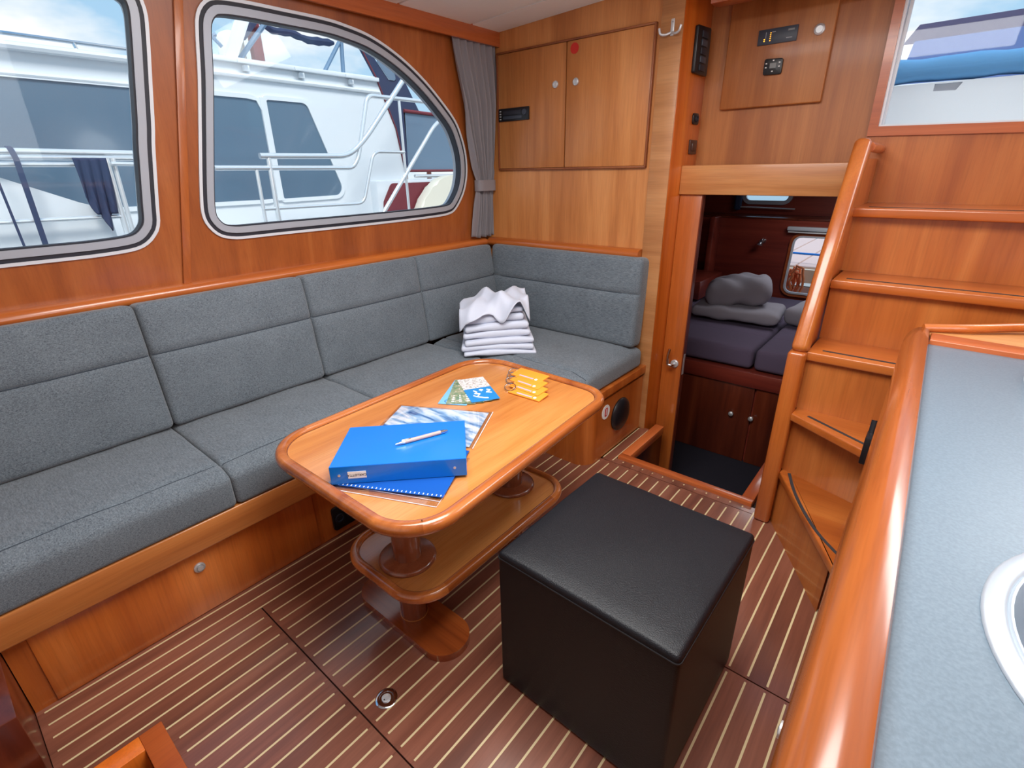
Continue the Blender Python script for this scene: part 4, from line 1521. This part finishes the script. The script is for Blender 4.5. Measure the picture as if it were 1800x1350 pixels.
for i in range(5):
    z = 1.672 + i * .030
    obj('rocker', box(-.977, -.970, 2.43, 2.49, z - .012, z + .012, .002), darkpl if i % 2 else rubber, sw)
so = thing('wall_outlet', 'small black round outlet on the post side, below the switch panel', 'socket', (-.989, 2.488, 1.458))
obj('plate', prism(rpoly([(2.456, 1.458), (2.522, 1.458), (2.518, 1.504), (2.454, 1.503)], .012, 4), FYZ, -.9905, -.983, .002), blackpl, so)
obj('outlet', lathe([(0, 0), (.014, 0), (.014, .006), (.010, .006), (.009, .001), (0, .001)], (-.983, 2.488, 1.481), 'x', 20), rubber, so)
so = thing('rocker_switch', 'single brown rocker switch on the post just above the beam', 'switch', (-.989, 2.488, 1.335))
obj('plate', prism(rpoly([(2.452, 1.336), (2.530, 1.336), (2.527, 1.396), (2.447, 1.396)], .005, 3), FYZ, -.9905, -.982, .002), mat('brown_plastic', S(72, 46, 38), .4), so)
obj('rocker', box(-.984, -.977, 2.465, 2.510, 1.350, 1.382, .003), bpy.data.materials['brown_plastic'], so)
hp = thing('panel_hatch', 'cherry hatch with electrical panels above the companionway beam', 'hatch', (-.7, 2.54, 1.512))
obj('hatch_door', box(-.903, -.507, 2.533, 2.5555, 1.512, 1.915, .005, 3), w_z2, hp)
obj('push_knob', lathe([(0, 0), (.019, 0), (.020, .003), (.018, .008), (.013, .010), (.012, .008), (0, .008)], (-.557, 2.533, 1.760), '-y', 28), steel, hp)
dp = thing('battery_monitor', 'slim dark instrument panel with two rows of amber lights', 'instrument', (-.705, 2.532, 1.735))
obj('face', box(-.779, -.633, 2.527, 2.5325, 1.7345, 1.788, .001), darkpl, dp)
for k in range(5):
    obj('amber_light', box(-.7335, -.7300, 2.5262, 2.5272, 1.746 + k * .0065, 1.7488 + k * .0065), ledm, dp, 0)
for k in range(2):
    obj('amber_light', box(-.7555, -.7515, 2.5262, 2.5272, 1.746 + k * .006, 1.7488 + k * .006), ledm, dp, 0)
obj('scale_mark', box(-.7500, -.7485, 2.5262, 2.5272, 1.757, 1.778), signgrey, dp, 0)
obj('scale_mark', box(-.727, -.714, 2.5262, 2.5272, 1.775, 1.777), signgrey, dp, 0)
obj('scale_mark', box(-.672, -.650, 2.5262, 2.5272, 1.7475, 1.7500), signgrey, dp, 0)
obj('push_pad', box(-.668, -.645, 2.5262, 2.5272, 1.772, 1.7785), lcdm, dp, 0)
cp = thing('heater_control', 'small black control unit with a grey display below the instrument panel', 'controller', (-.703, 2.532, 1.625))
obj('housing', prism(rpoly([(-.738, 1.626), (-.668, 1.624), (-.668, 1.680), (-.738, 1.684)], .008, 4), FXZ, 2.520, 2.533, .002), blackpl, cp)
obj('display', box(-.715, -.691, 2.5192, 2.5202, 1.648, 1.666), lcdm, cp, 0)
for x_, z in ((-.729, 1.666), (-.729, 1.652), (-.679, 1.666), (-.679, 1.652), (-.703, 1.637), (-.703, 1.675)):
    obj('key', box(x_ - .003, x_ + .003, 2.5192, 2.5202, z - .002, z + .002), whitepl, cp, 0)

# ================================================================== OUTSIDE
structure(obj('harbour_water', box(-60, 60, -60, 60, -1.3, -1.25), watermat, smooth=0))
yt = thing('motor_yacht', 'white motor yacht moored alongside, filling both saloon windows', 'boat', (-5.2, 1.5, -1.2))
side = [(-3.2, .2), (3.62, .2), (3.60, 1.23), (3.52, 1.68), (3.34, 2.10), (1.62, 2.085), (1.5, 2.0), (-3.2, 1.97)]
obj('cabin_side', prism(side, FYZ, -4.4, -6.6), gelcoat, yt, 0)
obj('side_deck', box(-4.4, -3.82, -3.2, 5.2, -.7, .62, .02), gelcoat, yt)
obj('hull', box(-6.9, -3.84, -3.6, 5.4, -1.28, .30, .05), gelcoat, yt)
obj('roof_moulding', tube([(-4.392, -3.2, 1.845), (-4.392, 1.45, 1.845)], .014, 8), gelcoat, yt)
obj('roof_moulding', tube([(-4.385, 1.62, 1.978), (-4.385, 3.36, 1.972)], .018, 8), gelcoat, yt)
obj('roof_edge', tube([(-4.36, -3.2, 1.975), (-4.36, 1.48, 1.985)], .024, 8), gelcoat, yt)
obj('wheelhouse_ledge', box(-4.40, -4.36, 1.60, 3.36, 2.055, 2.088, .006), gelcoat, yt)
WLp = rpoly([(-1.6, 1.825), (2.205, 1.825), (2.205, 1.092), (-1.6, 1.092)], .06, 5)
WRp = rpoly([(2.255, 1.828), (2.60, 1.828), (2.86, 1.10), (2.255, 1.092)], [.01, .06, .07, .01], 6)
for nm, pg in (('window_pane', WLp), ('window_pane', WRp)):
    obj(nm, prism(pg, FYZ, -4.396, -4.40), darkglass, yt, 0)
    obj('window_surround', ring(resample(inset(pg, -.03), 120), resample(pg, 120), FYZ, -4.405, -4.384), gelcoat, yt, 30)
obj('mullion', prism([(2.205, 1.84), (2.255, 1.84), (2.256, 1.08), (2.204, 1.08)], FYZ, -4.40, -4.380), gelcoat, yt, 0)
obj('flybridge_rail', tube([(-4.38, -3, 2.045), (-4.38, 1.6, 2.045)], .011, 8), chrome, yt)
for y in (-.9, .1, 1.10):
    obj('rail_support', tube([(-4.38, y, 2.045), (-4.37, y + .01, 1.985)], .010, 8), chrome, yt)
for y in (2.10, 2.55, 3.02, 1.70):
    obj('hinge', box(-4.345, -4.325, y - .035, y + .035, 2.05, 2.075, .003), gelcoat, yt)
    obj('hinge', box(-4.40, -4.36, y + .02, y + .06, 2.005, 2.045, .003), gelcoat, yt)
obj('windscreen_pillar', prism([(2.00, 2.08), (2.085, 2.08), (2.30, 2.46), (2.215, 2.46)], FYZ, -4.43, -4.37), gelcoat, yt, 0)
for pth_ in ([(-4.46, 2.14, 2.09), (-4.46, 2.45, 2.42)], [(-4.5, 2.88, 2.09), (-4.5, 3.08, 2.35)], [(-4.5, 3.075, 2.09), (-4.5, 3.10, 2.40)]):
    obj('canopy_bar', tube(pth_, .018, 8), mat('blue_grey_bar', S(108, 138, 166), .5) if 'blue_grey_bar' not in bpy.data.materials else bpy.data.materials['blue_grey_bar'], yt)
obj('folded_canopy', tube([(-4.55, a, b_) for a, b_ in resample([(2.40, 2.385), (2.5, 2.345), (2.65, 2.355), (2.8, 2.325), (3.05, 2.34)], 14, False)], [.012, .022, .028, .024, .03, .026, .032, .024, .03, .028, .034, .026, .03, .014], 8), navy, yt)
obj('helm_seat', box(-4.9, -4.7, 2.18, 2.34, 1.98, 2.34, .05, 3), cream, yt)
obj('seat_cover', box(-4.72, -4.64, 2.36, 2.45, 2.0, 2.42, .02), maroon, yt)
obj('screen_panel', prism([(2.16, 2.21), (2.27, 2.40), (2.42, 2.40), (2.29, 2.26)], FYZ, -4.62, -4.60), navy, yt, 0)
obj('screen_panel', prism([(1.55, 2.10), (1.93, 2.10), (2.10, 2.24), (1.98, 2.42), (1.55, 2.42)], FYZ, -4.70, -4.69), pane, yt, 0)
for pth_ in ([(-4.68, 1.86, 2.16), (-4.68, 2.1, 2.28)], [(-4.66, 1.9, 2.42), (-4.66, 2.12, 2.20)], [(-4.68, 1.75, 2.24), (-4.68, 2.06, 2.40)]):
    obj('screen_bar', tube(pth_, .014, 8), chrome if pth_[0][2] == 2.24 else bpy.data.materials['blue_grey_bar'], yt)
# cockpit aft of the wheelhouse
obj('canopy_panel', prism([(3.19, 2.34), (3.30, 2.31), (3.50, 2.09), (3.585, 2.09), (3.66, 1.96), (3.80, 1.86), (3.66, 1.84), (3.64, 1.30), (3.60, 1.23), (3.52, 1.68), (3.34, 2.11)], FYZ, -4.42, -4.40), navy, yt, 0)
obj('canopy_panel', prism([(3.56, 2.25), (3.70, 2.10), (3.86, 1.84), (3.70, 1.84), (3.60, 2.05)], FYZ, -4.43, -4.41), navy, yt, 0)
obj('canopy_window', prism(rpoly([(3.32, 2.285), (3.56, 2.18), (3.58, 2.09), (3.50, 2.09)], .02, 4), FYZ, -4.395, -4.39), greyglass, yt, 0)
obj('canopy_window', prism([(3.645, 1.835), (4.7, 1.81), (4.7, 1.30), (3.645, 1.30)], FYZ, -4.41, -4.40), greyglass, yt, 0)
obj('canopy_hem', tube([(-4.39, 3.64, 1.84), (-4.39, 4.7, 1.815)], .016, 8), maroon, yt)
obj('canopy_hem', tube([(-4.39, 3.64, 1.295), (-4.39, 4.7, 1.29)], .012, 8), maroon, yt)
obj('canopy_edge', tube([(-4.39, 3.20, 2.335), (-4.39, 3.345, 2.10), (-4.39, 3.525, 1.68), (-4.39, 3.60, 1.26)], .006, 6), maroon, yt)
obj('cockpit_coaming', box(-4.5, -4.30, 3.15, 5.2, .6, 1.215, .03), gelcoat, yt)
obj('coaming_pad', prism(rpoly([(3.19, .80), (3.21, 1.02), (3.32, 1.185), (3.95, 1.185), (3.95, .80)], [.02, .05, .06, .02, .02], 5), FYZ, -4.298, -4.285), maroon, yt, 0)
obj('track', tube([(-4.33, 3.66, 1.245), (-4.33, 4.7, 1.235)], .016, 8), rail_steel, yt)
fc = obj('seat_bolster', prism(smooth_loop([(3.52, .74), (3.56, .96), (3.67, 1.08), (3.78, 1.18), (3.96, 1.24), (4.2, 1.25), (4.7, 1.25), (4.75, .7), (4.1, .66)], 60), FYZ, -4.26, -4.14, .02, 3), cream)
tag(fc, 'rounded cream bolster on the neighbouring cockpit, right corner of the arched window', 'cushion')
RX = -3.9
R3 = lambda L_: [(RX, a, b_) for a, b_ in L_]
obj('guard_rail', tube(R3([(-2.5, 1.44), (1.12, 1.412)]), .017, 10), rail_steel, yt)
obj('guard_rail', tube([(RX - .06, -2.5, 1.40), (RX - .06, 1.13, 1.385)], .014, 10), rail_steel, yt)
obj('guard_rail', tube(bend([(RX - .03, -2.5, 1.37), (RX - .03, .78, 1.352), (RX - .03, .82, 1.352)], .02), .015, 10), rail_steel, yt)
obj('guard_rail', tube(R3([(-2.5, 1.10), (.96, 1.062)]), .013, 10), rail_steel, yt)
obj('guard_rail', tube([(RX + .03, .98, 1.355), (RX + .03, 1.45, 1.345)], .012, 10), rail_steel, yt)
for y, t_ in ((.97, .016), (1.002, .013)):
    obj('stanchion', tube(R3([(y, 1.385), (y - .012, .60)]), t_, 10), rail_steel, yt)
obj('grab_rail', tube(bend(R3([(1.885, 1.405), (2.62, 1.41), (2.80, 1.545), (3.48, 2.24)]), .10, 8), .021, 12), rail_steel, yt)
obj('grab_rail', tube(bend(R3([(1.56, 1.328), (2.645, 1.322), (2.71, 1.40), (2.865, 1.865), (3.62, 1.865)]), .06, 8), .017, 12), rail_steel, yt)
obj('grab_rail', tube(bend(R3([(1.83, 1.048), (2.71, 1.042), (2.865, 1.447), (3.20, 1.447)]), .07, 8), .013, 12), rail_steel, yt)
obj('stanchion', tube(R3([(1.842, 1.32), (1.83, .6)]), .013, 10), rail_steel, yt)
obj('stanchion', tube(R3([(1.945, 1.395), (1.932, .6)]), .018, 10), rail_steel, yt)
obj('stanchion', tube(R3([(3.19, 1.86), (3.195, .62)]), .012, 10), rail_steel, yt)
obj('grab_rail', tube(bend(R3([(4.3, 1.78), (3.66, 1.765), (2.88, .93)]), .20, 10), .018, 12), rail_steel, yt)
obj('bulwark', prism([(-3.2, .6), (.93, .6), (.93, 1.10), (.79, 1.15), (.49, 1.29), (-.2, 1.50), (-3.2, 1.6)], FYZ, -4.10, -3.98, .012), gelcoat, yt)
# cloths hung on the neighbour's rail
b = bmesh.new()
rows = []
for j in range(25):
    v = j / 24
    row = []
    for i in range(25):
        u = i / 24
        lo = 1.37 - .29 - .10 * max(0, 1 - abs(u - .55) / .18) + .10 * (u < .2) * (1 - u / .2)
        y = .805 + .155 * u + .02 * v * (.5 - u) - .006 * v
        z = 1.385 + (lo - 1.385) * v
        row.append(b.verts.new((RX + .03 + .012 * math.sin(u * 21 + v * 3) * (.3 + v), y, z)))
    rows.append(row)
for j in range(24):
    for i in range(24):
        b.faces.new((rows[j][i], rows[j][i + 1], rows[j + 1][i + 1], rows[j + 1][i]))
o = obj('hanging_cloth', b, navy)
o.modifiers.new('thickness', 'SOLIDIFY').thickness = .006
tag(o, 'dark navy cloth hung over the neighbouring rail in the left window', 'cloth')
tag(obj('mooring_strap', sweep([(RX + .05, .555, .80), (RX + .05, .565, 1.38), (RX + .02, .562, 1.425), (RX - .02, .56, 1.44)], [(-.002, -.013), (.002, -.013), (.002, .013), (-.002, .013)], False, Vector((0, 1, 0))), navy), 'wide dark strap looped over the rail at the left picture edge', 'strap')
tag(obj('mooring_strap', sweep([(RX + .05, .470, .80), (RX + .05, .462, 1.30), (RX + .02, .455, 1.42)], [(-.002, -.006), (.002, -.006), (.002, .006), (-.002, .006)], False, Vector((0, 1, 0))), navy), 'narrow dark strap below the wide one at the left picture edge', 'strap')
# cockpit seen through the deck door at the head of the stairs
structure(obj('foredeck', box(-2.2, 1.6, 2.62, 4.98, 1.302, 1.33), gelcoat, smooth=0))
cw2 = obj('deck_coaming', plate([(-.46, 1.335), (2.2, 1.335), (2.2, 1.608), (-.46, 1.612)], [[(-.195, 1.578), (-.115, 1.575), (-.098, 1.605), (-.195, 1.606)], [(.28, 1.574), (.36, 1.572), (.38, 1.602), (.28, 1.603)]], FXZ, 3.20, 3.28), gelcoat, smooth=0)
obj('recess', box(-.2, -.09, 3.212, 3.22, 1.57, 1.607), alu, cw2, 0)
obj('recess', box(.275, .385, 3.212, 3.22, 1.57, 1.604), alu, cw2, 0)
tag(cw2, 'white deck locker wall with cut-outs outside the deck door', 'deck locker')
bo = obj('deck_bolster', xf(cushion(2.5, .10, .092, .04, 60, 4, 4, .003, wob=.003, seed=77), Matrix.Translation((.86, 3.235, 1.664)) @ Matrix.Rotation(.004, 4, 'Y')), bluec)
tag(bo, 'blue padded bolster along the white deck locker outside', 'bolster')
tag(obj('canvas_screen', prism([(-.42, 1.70), (2.5, 1.66), (2.5, 1.93), (-.385, 1.905)], FXZ, 3.98, 4.0), mat('blue_violet_canvas', S(112, 134, 186), .8), smooth=0), 'light violet-blue canvas behind the blue bolster', 'canvas')
tag(obj('canvas_screen', prism([(-.46, 1.93), (2.7, 1.90), (2.7, 2.05), (-.40, 2.02)], FXZ, 4.2, 4.22), mat('dusk_purple_canvas', S(98, 92, 122), .8), smooth=0), 'dark purple canvas at the top of the deck door view', 'canvas')
# dock behind the cabin window
dk = thing('landing_stage', 'pinkish boarded landing stage seen through the cabin window', 'dock', (-1.0, 6.5, -.3))
for i in range(9):
    obj('board', box(-2.2 + i * .24, -1.98 + i * .24, 5.35, 7.6, .38, .42), pinkdeck, dk, 0)
obj('bearer', box(-2.2, .0, 5.40, 7.6, .30, .375), seam_dark, dk, 0)
obj('edge_beam', box(-2.6, .8, 5.30, 5.36, .28, .40), cream, dk, 0)
obj('lower_beam', box(-2.6, .8, 5.30, 5.36, .10, .24), pinkdeck, dk, 0)
obj('pile', box(-1.9, -1.8, 5.4, 5.5, -1.3, .38), pinkdeck, dk, 0)
obj('blue_line', tube([(-2.5, 5.5, .52), (.6, 5.5, .505)], .010, 8), bluepl, dk)
obj('line_post', tube([(-2.5, 5.5, .40), (-2.5, 5.5, .53)], .02, 8), cream, dk)
rp_ = thing('rope_coil', 'orange rope coil hanging outside the cabin window', 'rope', (-.98, 5.2, .2))
for k in range(6):
    rnd = random.Random(90 + k)
    cxk, czk, ra, rb, ph = -1.03 + .03 * k * .6, .28 + rnd.uniform(-.03, .03), .035 + rnd.uniform(0, .03), .10 + rnd.uniform(-.02, .05), rnd.uniform(-.5, .5)
    obj('rope_loop', tube([(cxk + ra * math.cos(t * PI / 10 + ph) + .01 * math.sin(3 * t), 5.28 - .02 * k, czk + rb * math.sin(t * PI / 10) + .012 * math.cos(2 * t)) for t in range(20)], .011, 6, True), orangerope, rp_)
for i, (tx_, ty_, h, r_t) in enumerate(((-30, 24.5, 3.2, 1.2), (-30, 21.4, 2.4, .9), (-31, 27.6, 3.4, 1.1))):
    t_ = thing('waterside_tree', ['round green tree on the far shore behind the canopy bars', 'low green bush on the far shore, left of the canopy bars', 'tall green tree on the far shore at the arched window edge'][i], 'tree', (tx_, ty_, -1.2), 'trees on the far shore')
    b = bmesh.new()
    bmesh.ops.create_icosphere(b, subdivisions=3, radius=r_t)
    rnd = random.Random(i)
    for v in b.verts:
        v.co *= 1 + rnd.uniform(-.14, .14)
        v.co.z *= 1.2
    bmesh.ops.translate(b, verts=b.verts[:], vec=(tx_, ty_, h))
    obj('crown', b, green, t_, 0)
    obj('trunk', tube([(tx_, ty_, -1.2), (tx_, ty_, h)], .18, 8), w_dark, t_)
